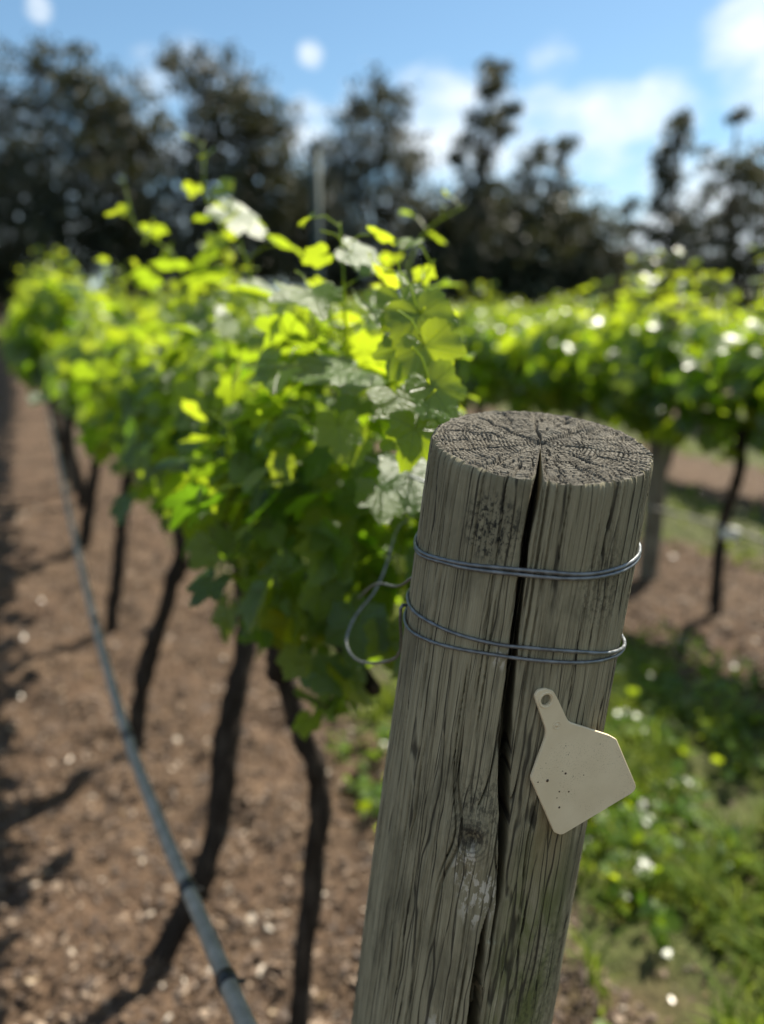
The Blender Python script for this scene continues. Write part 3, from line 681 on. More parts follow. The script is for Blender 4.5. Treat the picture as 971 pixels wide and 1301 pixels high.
# ------------------------------------------------------------------ row posts, trellis wires, drip pipes
def row_post(k, s, r0, h, lab, group, seed):
    p = rowpt(k, s); root = tag(empty('trellis_post', p), lab, 'post', group)
    b = Bag(); n = 26; z = np.linspace(-.3, h, n); rr = np.full(n, r0); rr[-1] *= .93
    tube(b, np.stack([.004 * np.sin(z * 5), .004 * np.cos(z * 4), z], -1), rr, 22, .035, seed); local_bag_to(root, b, 'shaft', M['grey_wood'])
    b = Bag()
    for zz in (.98, 1.3, 1.55):
        ph = np.linspace(0, 2 * np.pi, 25); tube(b, np.stack([np.cos(ph) * (r0 + .004), np.sin(ph) * (r0 + .004), zz + .006 * np.sin(ph)], -1), .0022, 5)
    local_bag_to(root, b, 'wire_wrap', M['old_wire']); return root
row_post(1, 1.44, .058, 1.62, 'round grey wooden row post standing in the second row right of the big post', None, 1)
for i, s in enumerate((7.4, 13.4, 19.4)): row_post(1, s, .055, 1.65, 'distant grey row post under the leaves of the second row', 'far posts of the second row', 2 + i)
for i, s in enumerate((5.6, 11.6, 17.6)): row_post(0, s, .055, 1.6, 'distant grey row post buried in the leaves behind the end post', 'far posts of the first row', 6 + i)
for i, s in enumerate((2.6, 8.6)): row_post(2, s, .055, 1.62, 'grey row post in the shade of the third row', 'posts of the third row', 12 + i)
# slender painted pole that rises out of the second row
pp = at_y(405, 400, 8.2); g = float(terrain(pp[0], pp[1])); topz = at_y(405, 185, 8.2)[2]
root = tag(empty('steel_pole', (pp[0], pp[1], g)), 'slender grey-green steel pole rising out of the vines before the dark trees', 'pole')
b = Bag(); tube(b, [(0, 0, -.3), (0, 0, 1.5), (0, 0, topz - g)], .05, 14); local_bag_to(root, b, 'shaft', M['pole'])
b = Bag(); tube(b, [(0, 0, topz - g), (0, 0, topz - g + .03), (0, 0, topz - g + .04)], [.057, .057, .03], 14); local_bag_to(root, b, 'cap', M['pole'])

def wire_run(k, s0, s1, z, off, lab, group=None, first=None, sag=.012, rad=.0016):
    P = [] if first is None else [np.array(first)]
    for s in np.arange(s0, s1, 1.0): P.append(rowpt(k, s, off, z + sag * math.sin(s * 1.7 + k)))
    b = Bag(); tube(b, smooth_path(P, len(P) * 4), rad, 5)
    return tag(obj('trellis_wire', b.mesh('trellis_wire', M['old_wire'])), lab, 'wire', group)
wire_run(1, -1, 40, 1.0, 0, 'lowest trellis wire along the second row under its leaves')
wire_run(1, -1, 40, 1.45, .05, 'upper trellis wire running through the leaves of the second row')
wire_run(2, -1, 40, 1.0, 0, 'lowest trellis wire along the third row')

def drip_pipe(P, rad, lab, drip_every, seed):
    n = len(P) * 14; path = smooth_path(P, n); b = Bag(); tube(b, path, rad, 14)
    o = tag(obj('drip_pipe', b.mesh('drip_pipe', M['pipe'])), lab, 'pipe', None)
    L = np.concatenate([[0], np.cumsum(np.linalg.norm(np.diff(path, axis=0), axis=1))])
    return o, path, L
def dripper(o, path, L, l, rad):
    i = int(np.clip(np.searchsorted(L, l), 1, len(path) - 2)); T = nrmz(path[i + 1] - path[i - 1]); p = path[i]; b = Bag()
    tube(b, [p - T * .011, p - T * .009, p + T * .009, p + T * .011], [rad * 1.02, rad * 1.22, rad * 1.22, rad * 1.02], 14)
    s = nrmz(np.cross(T, [0, 0, 1.0])); tube(b, [p + s * rad * .9 - np.array([0, 0, .004]), p + s * rad * 1.9 - np.array([0, 0, .008])], .0032, 8)
    me = b.mesh('dripper', M['pipe_joint']); obj('dripper', me, o)
pl = [(.10, .20, .86)] + [tuple(at(*p)) for p in ((370, 1420, .68), (312, 1301, .79), (252, 1160, 1.0), (203, 1045, 1.22), (160, 930, 1.52), (122, 795, 2.05), (97, 690, 2.8), (78, 600, 4.0))]
pl += [tuple(rowpt(0, s, -.16, .8)) for s in (5.5, 8, 12, 17, 23, 30, 38)]
pl = [(.16, .02, .02), (.16, .03, .45), (.15, .07, .75)] + pl
o, path, L = drip_pipe(pl, .0105, 'dark grey drip irrigation pipe sagging along the row at the lower left', .5, 1)
# drippers where the photograph shows them
def l_at(px, py):
    dd = path - CAMP; d = dd @ np.array([0, CT, -ST]); u = 485.5 + F * dd[:, 0] / np.maximum(d, .05); v_ = 650.5 - F * (dd @ np.array([0, ST, CT])) / np.maximum(d, .05)
    q = np.hypot(u - px, v_ - py) + (d < .3) * 1e4; return L[int(np.argmin(q))]
for (px, py) in ((291, 1247), (238, 1130), (163, 935), (120, 790), (98, 690)): dripper(o, path, L, l_at(px, py), .0105)
pl2 = [tuple(rowpt(1, s, -.1, z)) for s, z in ((-1, .42), (.2, .46), (1.0, .50), (2.2, .46), (4, .5), (8, .48), (14, .5), (22, .5), (34, .5))]
o2, path2, L2 = drip_pipe(pl2, .0095, 'grey drip irrigation pipe strung low along the second row at right', .5, 2)
for l in (1.6, 2.2, 2.8): dripper(o2, path2, L2, l, .0095)

def weeds(n, seed):
    r = np.random.default_rng(seed); m = n // 9
    cy = .85 + 8 * r.random(m) ** 1.6; cx = (r.random(m) * 2 - 1) * (.62 * cy + .3)
    x = np.repeat(cx, 9) + r.normal(size=m * 9) * .045; y = np.repeat(cy, 9) + r.normal(size=m * 9) * .045; o = row_off(x, y)
    ok = in_view(x, y) & (o > .55) & (o < 2.5) & (patchy(x, y, 1.4, 44) > .48); x, y = x[ok], y[ok]; n = len(x)
    b = Bag(); P = np.stack([x, y, terrain(x, y) + soil_h(x, y) + r.uniform(.01, .085, n)], -1)
    add_leaves(b, P, r.normal(size=(n, 3)) * .45 + np.array([0, 0, .9]), r.normal(size=(n, 3)), r.uniform(.014, .036, n), r.random(n), r.random(n) * .8, 'lo', r)
    tag(obj('weeds', b.mesh('weeds', M['leaf_far'])), kind='stuff')
weeds(26000, 45)

# ------------------------------------------------------------------ the wooden end post
R0, TAPER, LEN = .0768, .013, 1.5
PTOP = at(687, 562, .525)
TILT = R_(6.0); TILTY = R_(0.0)
SLX, SLY = .055, .185                     # the sawn top is not square: it falls towards the viewer and to the left
def ztop(x, y): return SLX * x + SLY * y
def post_radius(phi, h):
    """radius without the main crack; phi 0 faces the viewer"""
    Rb = R0 + TAPER * h; h_true = h; h = h * 1.16
    c, s = np.cos(phi), np.sin(phi)
    r = Rb + .0016 * vnoise(1.2 * c + 5, 1.2 * s + h * 3, 41) + .0010 * vnoise(phi * 3.2, h * 5, 42)
    # grain swirls round the knot
    kd = np.hypot((phi + .27) * .083, (h - .312) * .8); push = .022 * np.exp(-(kd / .035) ** 2) * np.sign(phi + .27 + 1e-6)
    p2 = phi + push * 6 * np.exp(-((h - .312) / .09) ** 2)
    g = .0005 * vnoise(p2 * 30, h * 2.5, 43) + .00032 * vnoise(p2 * 75, h * 4, 44) + .00026 * vnoise(p2 * 170, h * 9, 45)
    r = r + g
    r += .0035 * np.exp(-(kd / .022) ** 2) - .0045 * np.exp(-(kd / .006) ** 2)
    # drying checks
    rc = np.random.default_rng(77); dep = np.zeros_like(r)
    for i in range(115):
        a = rc.uniform(-1.75, 1.75) if i < 100 else rc.uniform(1.8, 4.4); h0 = rc.uniform(-.1, .55); ln = rc.uniform(.05, .28); wv = rc.uniform(.0004, .0011); dp = rc.uniform(.002, .006)
        if i < 26: h0 = -.01; ln = rc.uniform(.05, .2)
        aa = a + .012 * vnoise(h * 14, np.full_like(h, i * 3.1), 46) + .004 * vnoise(h * 60, np.full_like(h, i * 3.1), 47)
        f = sstep(h, h0, h0 + .03) * (1 - sstep(h, h0 + ln * .7, h0 + ln)) if h0 > 0 else (1 - sstep(h, h0 + ln * .7, h0 + ln))
        d = np.abs(p2 - aa) * Rb
        dep = np.maximum(dep, dp * f * np.clip(1 - d / (wv * (.4 + .6 * f) + 1e-6), 0, 1) ** .6)
    r = r - dep
    # torn fibres low on the right
    r += .0012 * sstep(h, .36, .5) * np.clip(vnoise(p2 * 26, h * 24, 48), 0, 1) * (p2 > .25)
    # branch of the crack near the bottom of the picture
    pb = np.interp(h, [.36, .40, .46, .52, .7, 1.5], [-.03, -.045, -.03, .02, .05, .05]); wb = np.interp(h, [.36, .39, .43, .50, .8, 1.2], [0, .0018, .0036, .0052, .004, 0])
    pb = pb + .01 * vnoise(h * 25, 0 * h, 49)
    d = np.abs(phi - pb) * Rb
    r -= .034 * np.clip(1 - (d / (wb + 1e-6)) ** 4, 0, 1) * (wb > 2e-4)
    # worn arris round the sawn edge
    chip = .0017 + .0016 * vnoise(phi * 9, 0 * h, 50) + .0016 * vnoise(phi * 40, 0 * h, 51)
    r -= np.clip(chip, .0003, .004) * np.exp(-np.clip(h_true, 0, 1) / .0022)
    return r
def crack_line(h):
    h = h * 1.16
    c = np.interp(h, [0, .06, .155, .23, .31, .37, .42, .6], [-.045, -.06, -.015, .03, .155, .20, .19, .19]) - .155; c = c + .010 * vnoise(h * 22, 0 * h, 52) + .004 * vnoise(h * 80, 0 * h, 53)
    w_ = np.interp(h, [0, .03, .07, .12, .155, .23, .28, .33, .39, .46], [.0058, .0060, .0060, .0054, .0062, .0092, .0088,   .0064, .0030, .0004])
    w_ = w_ * (1 + .12 * vnoise(h * 45, 0 * h, 54))
    return c, np.maximum(w_, .0004) / 2
NIN = 17; NOUT_F, NOUT_B = 620, 150
u_in = np.sin(np.linspace(-1, 1, NIN) * np.pi / 2)
t_out = np.concatenate([np.linspace(0, .30, NOUT_F // 2, endpoint=False), np.linspace(.30, .70, NOUT_B, endpoint=False), np.linspace(.70, 1, NOUT_F // 2 + 1)])[1:-1]
def columns(h):
    c, wl = crack_line(h); Rb = R0 + TAPER * h; wa = wl / Rb
    pin = c[:, None] + wa[:, None] * u_in[None]
    pout = c[:, None] + wa[:, None] + t_out[None] * (2 * np.pi - 2 * wa[:, None])
    return np.concatenate([pin, pout], 1)
def post_surface(h):
    phi = columns(h); pw = (phi + np.pi) % (2 * np.pi) - np.pi
    H = h[:, None] * np.ones_like(phi)
    r = post_radius(pw, H)
    D = np.interp(h, [0, .1, .25, .35, .42], [.060, .055, .045, .03, .003])
    c, wl = crack_line(h)
    # lips of the crack are rounded a little
    dl = np.abs(((phi - c[:, None] + np.pi) % (2 * np.pi)) - np.pi) * (R0 + TAPER * H) - wl[:, None]
    r -= .0022 * np.exp(-np.clip(dl, 0, 1) / .0024) * (wl[:, None] > .0012)
    left = ((c[:, None] - phi + np.pi) % (2 * np.pi)) - np.pi
    r -= .0045 * np.exp(-np.clip(dl, 0, 1) / .0035) * (left > 0) * (left < 1) * np.exp(-(H / .035) ** 2)
    r[:, :NIN] -= D[:, None] * (1 - np.abs(u_in[None]) ** 5)
    # a splinter standing inside the crack
    spl = np.exp(-((H[:, :NIN] - .075 - .06) / .05) ** 2) * np.exp(-((u_in[None] - .45 + (H[:, :NIN] - .1) * 7) / .22) ** 2)
    r[:, :NIN] += .030 * spl
    return phi, pw, r
hs = np.concatenate([np.linspace(0, .006, 9, endpoint=False), np.linspace(.006, .60, 640, endpoint=False), np.linspace(.60, LEN, 60)])
phi, pw, rad = post_surface(hs)
nh, nc = phi.shape
X, Y = rad * np.sin(phi), -rad * np.cos(phi); H = hs[:, None] * np.ones_like(phi)
Z = ztop(X, Y) * np.clip(1 - H / .09, 0, 1) - H
V = np.stack([X, Y, Z], -1).reshape(-1, 3)
idx = np.arange(nh * nc).reshape(nh, nc); jn = np.roll(idx, -1, 1)
F4 = np.stack([idx[1:], jn[1:], jn[:-1], idx[:-1]], -1).reshape(-1, 4)
uv = np.stack([pw * .083, H], -1).reshape(-1, 2)
post = tag(obj('wooden_post', mk_mesh('wooden_post', V, [F4], M['side'], True, uv), None, PTOP), 'large weathered grey round wooden end post with a deep crack down its face', 'post')
post.rotation_euler = (TILTY, TILT, 0)
# the sawn top
nr = 150; fr = np.linspace(0, 1, nr + 1)[1:]
rim = rad[0]; ph0 = phi[0]
RR = fr[:, None] * rim[None]; PH = np.ones(nr)[:, None] * ph0[None]
pwt = (PH + np.pi) % (2 * np.pi) - np.pi
rj = RR * (1 + .09 * vnoise(np.cos(PH) * 2 + 3, np.sin(PH) * 2 + 9, 61)) + .0010 * vnoise(np.cos(PH) * RR * 90, np.sin(PH) * RR * 90, 62) + .0006 * vnoise(np.cos(PH) * RR * 260, np.sin(PH) * RR * 260, 59)
ringw = .0028; q = rj / ringw; band = np.floor(q); fq = q - band
rw = .5 + .5 * vnoise(band * 2.7 + .5, band * 0, 58)                  # some rings open, some tight
relief = -(.0011 + .0024 * rw) * np.clip(1.2 - np.minimum(fq, 1 - fq) / (.16 + .10 * rw), 0, 1) * np.clip(.62 + .75 * vnoise(PH * 2.6, band * 1.3, 60), .1, 1)
for sp_, ln_, dp_, sd_ in ((.0050, .0095, .0024, 0), (.0100, .016, .0019, 10)):
    b2 = np.floor(RR / ln_ + .45 * vnoise(PH * 3, 0 * RR, 64 + sd_)); nb = np.maximum(np.round(2 * np.pi * (b2 + .5) * ln_ / sp_), 4)
    qa = (pwt + np.pi) / (2 * np.pi) * nb + .22 * vnoise(RR * 260, b2 * 3.3, 65 + sd_) + b2 * .37; fa = qa - np.floor(qa); blk = np.floor(qa + .5)
    on = np.clip(.5 + 1.3 * vnoise(b2 * 5.1 + .5, (blk % nb) * 3.7 + .5, 66 + sd_), 0, 1)
    dmm = np.minimum(fa, 1 - fa) * 2 * np.pi * RR / nb
    relief -= dp_ * on * np.clip(1 - dmm / (.00045 + .0004 * on), 0, 1) ** .8
blk = np.floor((pwt + np.pi) / (2 * np.pi) * 60)
relief += .0004 * vnoise(band * 7.7 + .5, blk * 5.3 + .5, 67) + .0003 * vnoise(RR * np.cos(PH) * 700, RR * np.sin(PH) * 700, 68) + .0012 * vnoise(RR * np.cos(PH) * 60, RR * np.sin(PH) * 60, 69)
rc = np.random.default_rng(5)
for a, l0, l1, wd in [(-2.5, .05, .95, .0009), (2.3, .08, .9, .0011), (1.35, .1, 1.0, .0009), (-1.2, .15, .95, .0008), (.7, .25, 1, .0009), (3.0, .1, .8, .0008), (-.75, .3, 1, .0008), (1.9, .4, 1, .0007), (-1.9, .3, .9, .0007), (.35, .45, 1.05, .0008), (1.05, .5, 1.05, .0007), (-.45, .55, 1.05, .0007), (2.65, .45, 1.05, .0008), (-2.85, .5, 1.05, .0007), (-2.15, .55, 1.05, .0007), (-1.55, .5, 1.05, .0007)]:
    aa = a + .06 * vnoise(RR * 110, 0 * RR + a, 70); d = np.abs((PH - aa + np.pi) % (2 * np.pi) - np.pi) * RR
    f = sstep(fr, l0, l0 + .1)[:, None] * (1 - sstep(fr, l1 - .1, l1 + .05))[:, None]
    relief -= .0042 * f * np.clip(1 - d / (1.5 * wd * (.4 + f)), 0, 1) ** .7
relief -= .02 * np.exp(-(RR / (.0042 * (1 + .4 * vnoise(PH * 1.5, 0 * RR, 71)))) ** 4)
edge = np.clip((rim[None] - RR) / .003, 0, 1); relief = relief * np.clip(edge, 0, 1)
relief[20:, :NIN] *= .0
TX, TY = RR * np.sin(PH), -RR * np.cos(PH); TZ = ztop(TX, TY) + relief
V = np.vstack([np.stack([TX, TY, TZ], -1).reshape(-1, 3), [[0, 0, -.02]]])
idx = np.arange(nr * nc).reshape(nr, nc); jn = np.roll(idx, -1, 1)
F4 = np.stack([idx[:-1], idx[1:], jn[1:], jn[:-1]], -1).reshape(-1, 4); F3 = np.stack([np.full(nc, nr * nc), idx[0], jn[0]], -1)
obj('sawn_top', mk_mesh('sawn_top', V, [F3, F4], M['top'], True), post)
PM = Matrix.Translation(Vector(PTOP)) @ post.rotation_euler.to_matrix().to_4x4()
def on_post(phi_, h, lift=0.0):
    Rb = R0 + TAPER * h + .0012 + lift
    x, y = Rb * math.sin(phi_), -Rb * math.cos(phi_)
    return np.array(PM @ Vector((x, y, ztop(x, y) * max(0, 1 - h / .09) - h)))

# ------------------------------------------------------------------ wires wrapped round the post
def wrap(name, strands, rad, lab, tail=None):
    root = tag(empty(name, PTOP), lab, 'wire')
    for s in strands:
        b = Bag(); tube(b, smooth_path(s, len(s) * 3) - PTOP, rad, 8); obj('strand', b.mesh('strand', M['wire']), root)
    return root
def loop(hf, hl, hr, hb, lift, a0=-math.pi, a1=math.pi, n=64, wob=.0006, sd=0):
    """one turn: height at front, left, right, back"""
    out = []
    for a in np.linspace(a0, a1, n):
        c, s = math.cos(a), math.sin(a)
        h = hf * max(c, 0) ** 2 + hb * max(-c, 0) ** 2 + (hr if s > 0 else hl) * s * s
        h += float(wob * vnoise(np.array(a * 3.1), np.array(sd * 5.), 90))
        out.append(on_post(a, h, lift + .0006 * float(vnoise(np.array(a * 2.3), np.array(sd * 7.), 91))))
    return out
wrap('tie_wire', [loop(.067, .083, .064, .062, .0008, sd=1), loop(.0705, .0855, .066, .068, .0008, sd=2)], .0014,
     'upper galvanised wire wound twice tightly round the post below its cut top')
tail = [on_post(-1.9, .142, .002), on_post(-1.8, .144, .006)] + [at(*p) for p in ((508, 830, .63), (480, 842, .69), (453, 838, .73), (440, 815, .76), (452, 782, .78), (476, 752, .80), (492, 715, .82), (506, 670, .85), (530, 655, .88), (545, 652, .95))]
wrap('tie_wire', [loop(.1225, .127, .136, .13, .0012, sd=3), loop(.1305, .1425, .1375, .135, .0012, sd=4), tail], .0013,
     'lower galvanised wire in two slack turns round the post, with a loose loop at left')
b0 = on_post(2.6, .085, .001)
wire_run(0, .2, 40, 1.36, .08, 'upper trellis wire tied to the wooden end post, running back into the leaves', first=b0)
wire_run(0, -.2, 40, .985, .15, 'lowest trellis wire of the first row, under the leaves beside the cordons')
b = Bag(); tube(b, smooth_path([on_post(-1.9, .118, .001), at(505, 745, .66), at(478, 742, .72), at(455, 760, .80)], 16), .0012, 6)
tag(obj('wire_end', b.mesh('wire_end', M['wire'])), 'short straight wire end sticking out left of the post between its wires', 'wire')

# ------------------------------------------------------------------ the blank tag
def rounded(poly, rads, n=7):
    out = []; m = len(poly)
    for i in range(m):
        p = np.array(poly[i]); a = np.array(poly[i - 1]) - p; b_ = np.array(poly[(i + 1) % m]) - p
        la, lb = np.linalg.norm(a), np.linalg.norm(b_); a /= la; b_ /= lb
        th = math.acos(np.clip(a @ b_, -1, 1)); d = min(rads[i] / math.tan(th / 2), la * .48, lb * .48)
        p0, p1 = p + a * d, p + b_ * d
        for t in np.linspace(0, 1, n): out.append((1 - t) ** 2 * p0 + 2 * t * (1 - t) * p + t * t * p1)
    return np.array(out)
# outline in the photograph (pixels), hung flat against the face of the post
TH0 = np.array(on_post(.36, .185, .0006)); TN = np.array(PM.to_3x3() @ Vector((math.sin(.36), -math.cos(.36), .02)))
TN = nrmz(TN + np.array([-.04, 0, .05])); TXA = nrmz(np.array([1., 0, 0]) - TN * TN[0]); TYA = np.cross(TN, TXA)
def on_tag(px, py):
    """the point of the tag's plane that is seen there, in the tag's own axes"""
    d = ray(px, py); p = CAMP + d * ((TH0 - CAMP) @ TN / (d @ TN)) - TH0
    return np.array([p @ TXA, p @ TYA])
outline = [(678, 884), (682, 876), (692, 873.5), (702, 877), (707, 886), (721, 916), (773, 933), (782, 938), (809, 1002), (712, 1060), (703, 1056), (673, 988), (694, 930)]
poly = [on_tag(x, y) for x, y in outline]
rads = [.004, .004, .005, .004, .004, .010, .004, .004, .006, .006, .004, .006, .014]
O = rounded(poly, rads)[::-1]                                        # counter-clockwise
hc = on_tag(692.5, 888); hr = .0039
import bmesh
bm = bmesh.new(); TH = .0017
def ring_verts(P, z): return [bm.verts.new((p[0], p[1], z)) for p in P]
ins = O + nrmz(np.mean(O, 0) - O) * .0006
hole = hc + hr * np.stack([np.cos(np.linspace(0, 2 * np.pi, 24, endpoint=False)), np.sin(np.linspace(0, 2 * np.pi, 24, endpoint=False))], -1)
loops_ = []
for z, PO in ((TH, ins), (-TH * .2, O)):
    vo = ring_verts(PO, z); vh = ring_verts(hole, z)
    es = [bm.edges.new((vo[i], vo[(i + 1) % len(vo)])) for i in range(len(vo))] + [bm.edges.new((vh[i], vh[(i + 1) % len(vh)])) for i in range(len(vh))]
    bmesh.ops.triangle_fill(bm, edges=es, use_beauty=True); loops_.append((vo, vh))
vm = ring_verts(O, TH * .7)
for A, B in ((loops_[0][0], vm), (vm, loops_[1][0]), (loops_[1][1], loops_[0][1])):
    for i in range(len(A)): bm.faces.new((A[i], B[i], B[(i + 1) % len(B)], A[(i + 1) % len(A)]))
bmesh.ops.recalc_face_normals(bm, faces=bm.faces[:])
me = bpy.data.meshes.new('ear_tag'); bm.to_mesh(me); bm.free(); me.materials.append(M['tag'])
# its place: against the post face, turned a little to follow the curve
tag_o = tag(obj('ear_tag', me), 'blank faded cream plastic ear tag with a round hole, fixed to the post face', 'tag')
tag_o.matrix_world = Matrix.Translation(Vector(TH0)) @ Matrix((Vector(TXA), Vector(TYA), Vector(TN))).transposed().to_4x4()
# moulded collar round the hole and the pressed nub under it
b = Bag(); ph = np.linspace(0, 2 * np.pi, 33)
tube(b, np.stack([hc[0] + (hr + .0012) * np.cos(ph), hc[1] + (hr + .0012) * np.sin(ph), np.full(33, TH)], -1), .0006, 6, cap=False)
obj('hole_collar', b.mesh('hole_collar', M['tag']), tag_o)
nb_ = on_tag(706, 920); b = Bag()
tube(b, np.stack([nb_[0] + .0027 * np.cos(ph), nb_[1] + .0027 * np.sin(ph), np.full(33, TH)], -1), .00035, 6, cap=False)
tube(b, [(nb_[0], nb_[1], TH - .0005), (nb_[0], nb_[1], TH + .0003)], .0012, 12)
obj('nub', b.mesh('nub', M['tag']), tag_o)
dark = mat_plain('dark_pit', (.05, .035, .02), (.09, .06, .04), 200, .8)
b = Bag()
for (px, py, r_) in ((694, 990, .0011), (717, 981, .0008), (709, 1004, .0006), (721, 1004, .0006), (709, 1024, .0008), (682, 992, .0005), (713, 978, .0004), (740, 983, .0004), (706, 1012, .0004)):
    x, y = on_tag(px, py); tube(b, [(x, y, TH - .0003), (x, y, TH + .00015)], r_, 8)
obj('pit_marks', b.mesh('pit_marks', dark), tag_o)

# ------------------------------------------------------------------ gum trees beyond the vineyard
def gum_tree(trunk_px, clumps, dist, mat, dens, lab, seed, group=None, leaf=.42):
    r = np.random.default_rng(seed)
    cs = []
    for (px, py, rp) in clumps:
        Y = dist * CT * (1 + r.uniform(-.04, .04)); p = at_y(px, py, Y); cs.append((p, rp / F * dist))
    bx = at_y(trunk_px, 400, dist * CT); g = float(terrain(bx[0], bx[1])); base = np.array([bx[0], bx[1], g])
    root = tag(empty('gum_tree', base), lab, 'tree', group)
    b = Bag(); topc = max(cs, key=lambda c: c[0][2]); rel = [(p - base, R) for p, R in cs]
    ht = topc[0][2] - g; tp = topc[0] - base
    lean = np.array([tp[0], tp[1], 0]); pts = [(0, 0, -.5), (lean[0] * .08 + .2, lean[1] * .1, ht * .25), (lean[0] * .4 - .2, lean[1] * .4, ht * .6), (tp[0] * .9, tp[1], ht * .98)]
    path = smooth_path(pts, 24); tr = np.linspace(.02 * ht + .06, .05, 24); tube(b, path, tr, 10, .08, seed)
    obj('trunk', b.mesh('trunk', M['gumbark']), root)
    b = Bag()
    for p, R in rel:
        j = int(np.clip((p[2] - R * .6) / max(ht, .1) * 24 * .8, 3, 22)); a = path[j]
        if np.linalg.norm(p - a) < .4: continue
        m_ = (a + p) / 2 + np.array([r.normal() * .3, r.normal() * .3, -.12 * np.linalg.norm(p - a)])
        tube(b, smooth_path([a, m_, p], 10), np.linspace(tr[j] * .55, .03, 10), 6, .08, seed + 3)
        for _ in range(4):
            e = p + r.normal(size=3) * R * .45; tube(b, smooth_path([m_ * .3 + p * .7, (p + e) / 2 + r.normal(size=3) * .1, e], 6), np.linspace(.05, .015, 6), 5)
    if b.n: obj('limbs', b.mesh('limbs', M['gumbark']), root)
    P = []; 
    for p, R in rel:
        # each clump is made of sprays at branch ends
        ns = int(max(10, 10.0 * R * R * dens)); sp = r.normal(size=(ns, 3)); sp = nrmz(sp) * (r.random((ns, 1)) ** .6) * R * 1.25 * np.array([1.1, 1.1, .85]) + R * .45 * np.stack([vnoise(sp[:, 0] * 2 + i_, sp[:, 1] * 2, seed) for i_ in (0, 20, 40)], -1)
        for c in sp:
            k = int(10 + 34 * r.random() ** 1.5); P.append(p + c + r.normal(size=(k, 3)) * R ** .5 * .26 * np.array([1.1, 1.1, .7]))
    P = np.concatenate(P); n = len(P)
    d = nrmz(r.normal(size=(n, 3)) + np.array([0, 0, -.7])); s_ = nrmz(np.cross(d, r.normal(size=(n, 3)))); L_ = leaf * r.uniform(.6, 1.25, (n, 1)); W_ = L_ * .42
    Vq = np.stack([P - d * L_ * .5, P + s_ * W_ * .5, P + d * L_ * .5, P - s_ * W_ * .5 + np.cross(d, s_) * L_ * .08], 1)
    F4 = np.arange(n * 4).reshape(n, 4)
    obj('crown', mk_mesh('crown', Vq.reshape(-1, 3), [F4], CROWNS[mat], False, None, dict(tint=np.repeat(r.random(n), 4))), root)
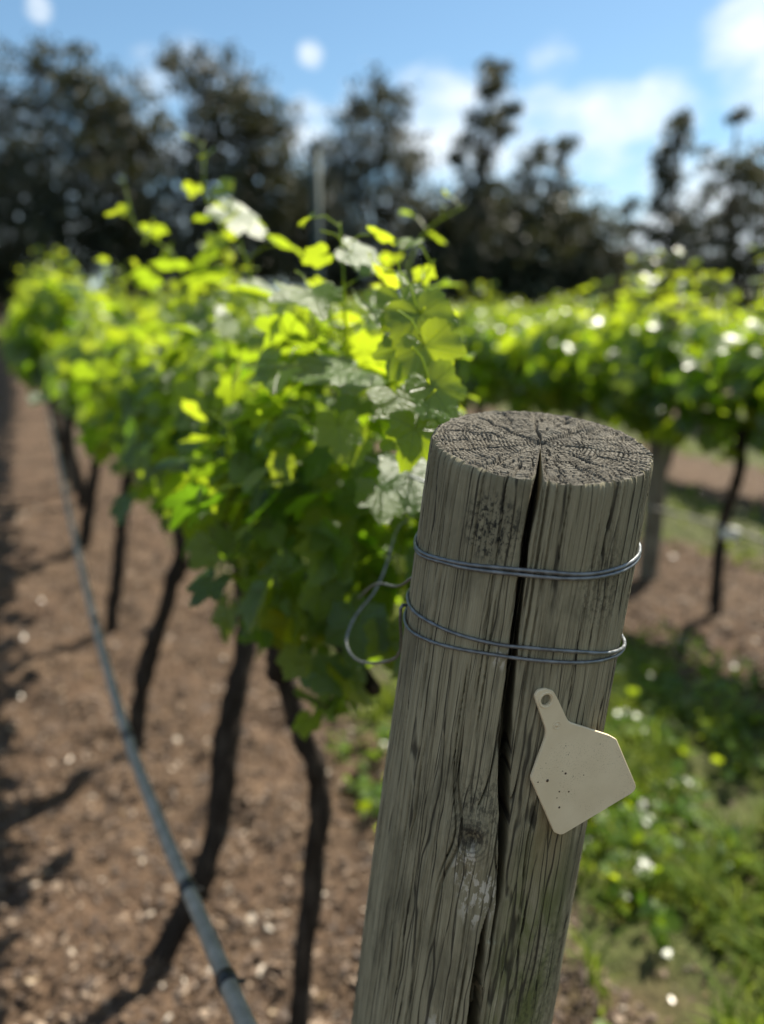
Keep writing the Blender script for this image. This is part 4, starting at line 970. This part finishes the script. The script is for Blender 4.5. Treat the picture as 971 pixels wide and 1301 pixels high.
TREES = [
 (-40, [(0, 135, 34), (-40, 170, 60), (12, 205, 45), (0, 265, 60), (-50, 280, 70), (10, 325, 55)], 52, 0, 1.1, 'dark gum tree cut off by the left edge of the picture'),
 (85, [(48, 82, 30), (75, 100, 32), (100, 115, 28), (60, 150, 26), (115, 165, 42), (90, 215, 52), (50, 245, 45), (60, 300, 52), (120, 300, 52)], 50, 0, 1.05, 'tall dark gum tree at left with the highest rounded top'),
 (165, [(140, 125, 28), (165, 150, 38), (140, 195, 48), (185, 190, 36), (170, 255, 52), (160, 320, 48), (195, 300, 40)], 51, 1, 1.3, 'gum tree with brownish olive top between two taller dark ones at left'),
 (255, [(215, 82, 14), (240, 84, 24), (268, 92, 28), (284, 118, 24), (275, 140, 22), (262, 172, 20), (232, 215, 30), (268, 225, 34), (240, 275, 48), (250, 330, 48)], 49, 2, 1.05, 'open-crowned gum tree with sky showing through under its arched top'),
 (330, [(318, 135, 34), (342, 165, 28), (300, 180, 36), (352, 205, 24), (315, 225, 42), (345, 262, 34), (305, 285, 46), (335, 330, 48), (290, 335, 45)], 50, 1, 1.6, 'dense rounded olive gum tree left of the open gap of sky'),
 (395, [(392, 232, 26), (410, 262, 32), (380, 285, 36), (400, 325, 42), (430, 330, 40)], 53, 0, 1.9, 'low dark tree filling the gap left of the steel pole'),
 (490, [(485, 122, 22), (508, 132, 16), (462, 150, 26), (502, 165, 26), (440, 190, 30), (478, 200, 34), (520, 210, 26), (450, 240, 38), (500, 255, 36), (470, 300, 44), (520, 310, 40), (440, 330, 44)], 50, 2, 1.15, 'broken-topped gum tree with white cloud showing through its middle'),
 (612, [(626, 84, 13), (632, 100, 16), (622, 116, 10), (612, 150, 20), (632, 160, 14), (602, 176, 18), (646, 140, 8), (616, 195, 14), (598, 225, 20), (624, 240, 20), (606, 265, 24), (580, 200, 9)], 48, 2, .95, 'thin tall gum tree with separate tufts, standing highest right of centre'),
 (590, [(570, 268, 28), (605, 285, 38), (640, 280, 32), (560, 310, 42), (610, 325, 46), (575, 355, 44), (640, 340, 44)], 51, 0, 2.2, 'low dense dark tree under the thin tall gum'),
 (700, [(690, 197, 18), (716, 186, 11), (670, 212, 16), (704, 225, 20), (680, 245, 22), (724, 246, 18), (700, 262, 24), (655, 250, 18), (668, 280, 28), (730, 275, 22)], 52, 2, .9, 'wispy grey gum tree rising above the dark thicket right of centre'),
 (715, [(680, 305, 38), (722, 290, 32), (748, 312, 30), (700, 345, 44), (750, 348, 34), (770, 365, 22), (660, 350, 40)], 50, 0, 2.2, 'dense dark rounded tree at the right end of the dark thicket'),
 (850, [(868, 160, 14), (858, 176, 16), (846, 196, 16), (838, 216, 13), (850, 232, 14), (836, 252, 14), (862, 280, 20), (834, 300, 20), (876, 315, 24), (850, 345, 28), (880, 360, 26)], 47, 2, 1.2, 'slanting thin-crowned gum tree at right, bare sky on its left'),
 (925, [(938, 148, 9), (912, 204, 16), (930, 225, 18), (955, 216, 18), (972, 235, 18), (920, 262, 18), (950, 285, 22), (905, 305, 20), (940, 330, 24), (975, 320, 24), (900, 350, 22)], 49, 1, 1.5, 'open olive-brown gum tree near the right edge'),
 (885, [(888, 255, 18), (870, 290, 22), (900, 300, 26), (880, 335, 28), (915, 350, 30), (860, 370, 26), (940, 375, 28), (820, 380, 24), (975, 370, 30)], 56, 2, .9, 'grey-green gum tree in the hazy gap between the two open gums at right'),
 (1010, [(1010, 200, 35), (1000, 260, 40), (1030, 300, 50), (995, 350, 35)], 52, 1, 1.4, 'gum tree cut off by the right edge of the picture'),
 (806, [(800, 262, 9), (806, 290, 13), (798, 318, 16), (822, 335, 22), (800, 365, 26), (840, 370, 24)], 55, 2, 1.1, 'spindly sapling in the pale gap between the thicket and the slanting gum'),
]
for i, (tx, cl, di, mt, de, lab) in enumerate(TREES): gum_tree(tx, cl, di, mt, de, lab, 900 + i)
# more trees of the same belt, beyond the two sides of the picture
for i, tx in enumerate((-190, -340, 1150, 1320)):
    cl = [(tx + random.uniform(-60, 60), y, random.uniform(35, 60)) for y in (110, 150, 190, 230, 270, 310, 340)]
    gum_tree(tx, cl, 52, i % 3, .9, 'gum tree of the belt beyond the vineyard, outside the picture', 950 + i, 'gum trees at the ends of the belt')

def undergrowth():
    r = np.random.default_rng(77); P = []
    for i in range(230):
        px = r.uniform(-320, 1300); Y = r.uniform(49, 60); lowt = (345 if px > 430 else 305) + 22 * float(vnoise(np.array(px / 60.), np.array(1.), 3)) if px < 790 else 385
        p = at_y(px, r.uniform(lowt, 412), Y); R = r.uniform(.9, 1.7); k = 330
        P.append(p + nrmz(r.normal(size=(k, 3))) * r.random((k, 1)) ** .5 * R)
    P = np.concatenate(P); n = len(P); d = nrmz(r.normal(size=(n, 3))); s_ = nrmz(np.cross(d, r.normal(size=(n, 3)))); L_ = r.uniform(.25, .5, (n, 1)); W_ = L_ * .5
    Vq = np.stack([P - d * L_ * .5, P + s_ * W_ * .5, P + d * L_ * .5, P - s_ * W_ * .5 + np.cross(d, s_) * L_ * .08], 1)
    tag(obj('undergrowth', mk_mesh('undergrowth', Vq.reshape(-1, 3), [np.arange(n * 4).reshape(n, 4)], CROWNS[0], False, None, dict(tint=np.repeat(r.random(n), 4)))), kind='stuff')
undergrowth()
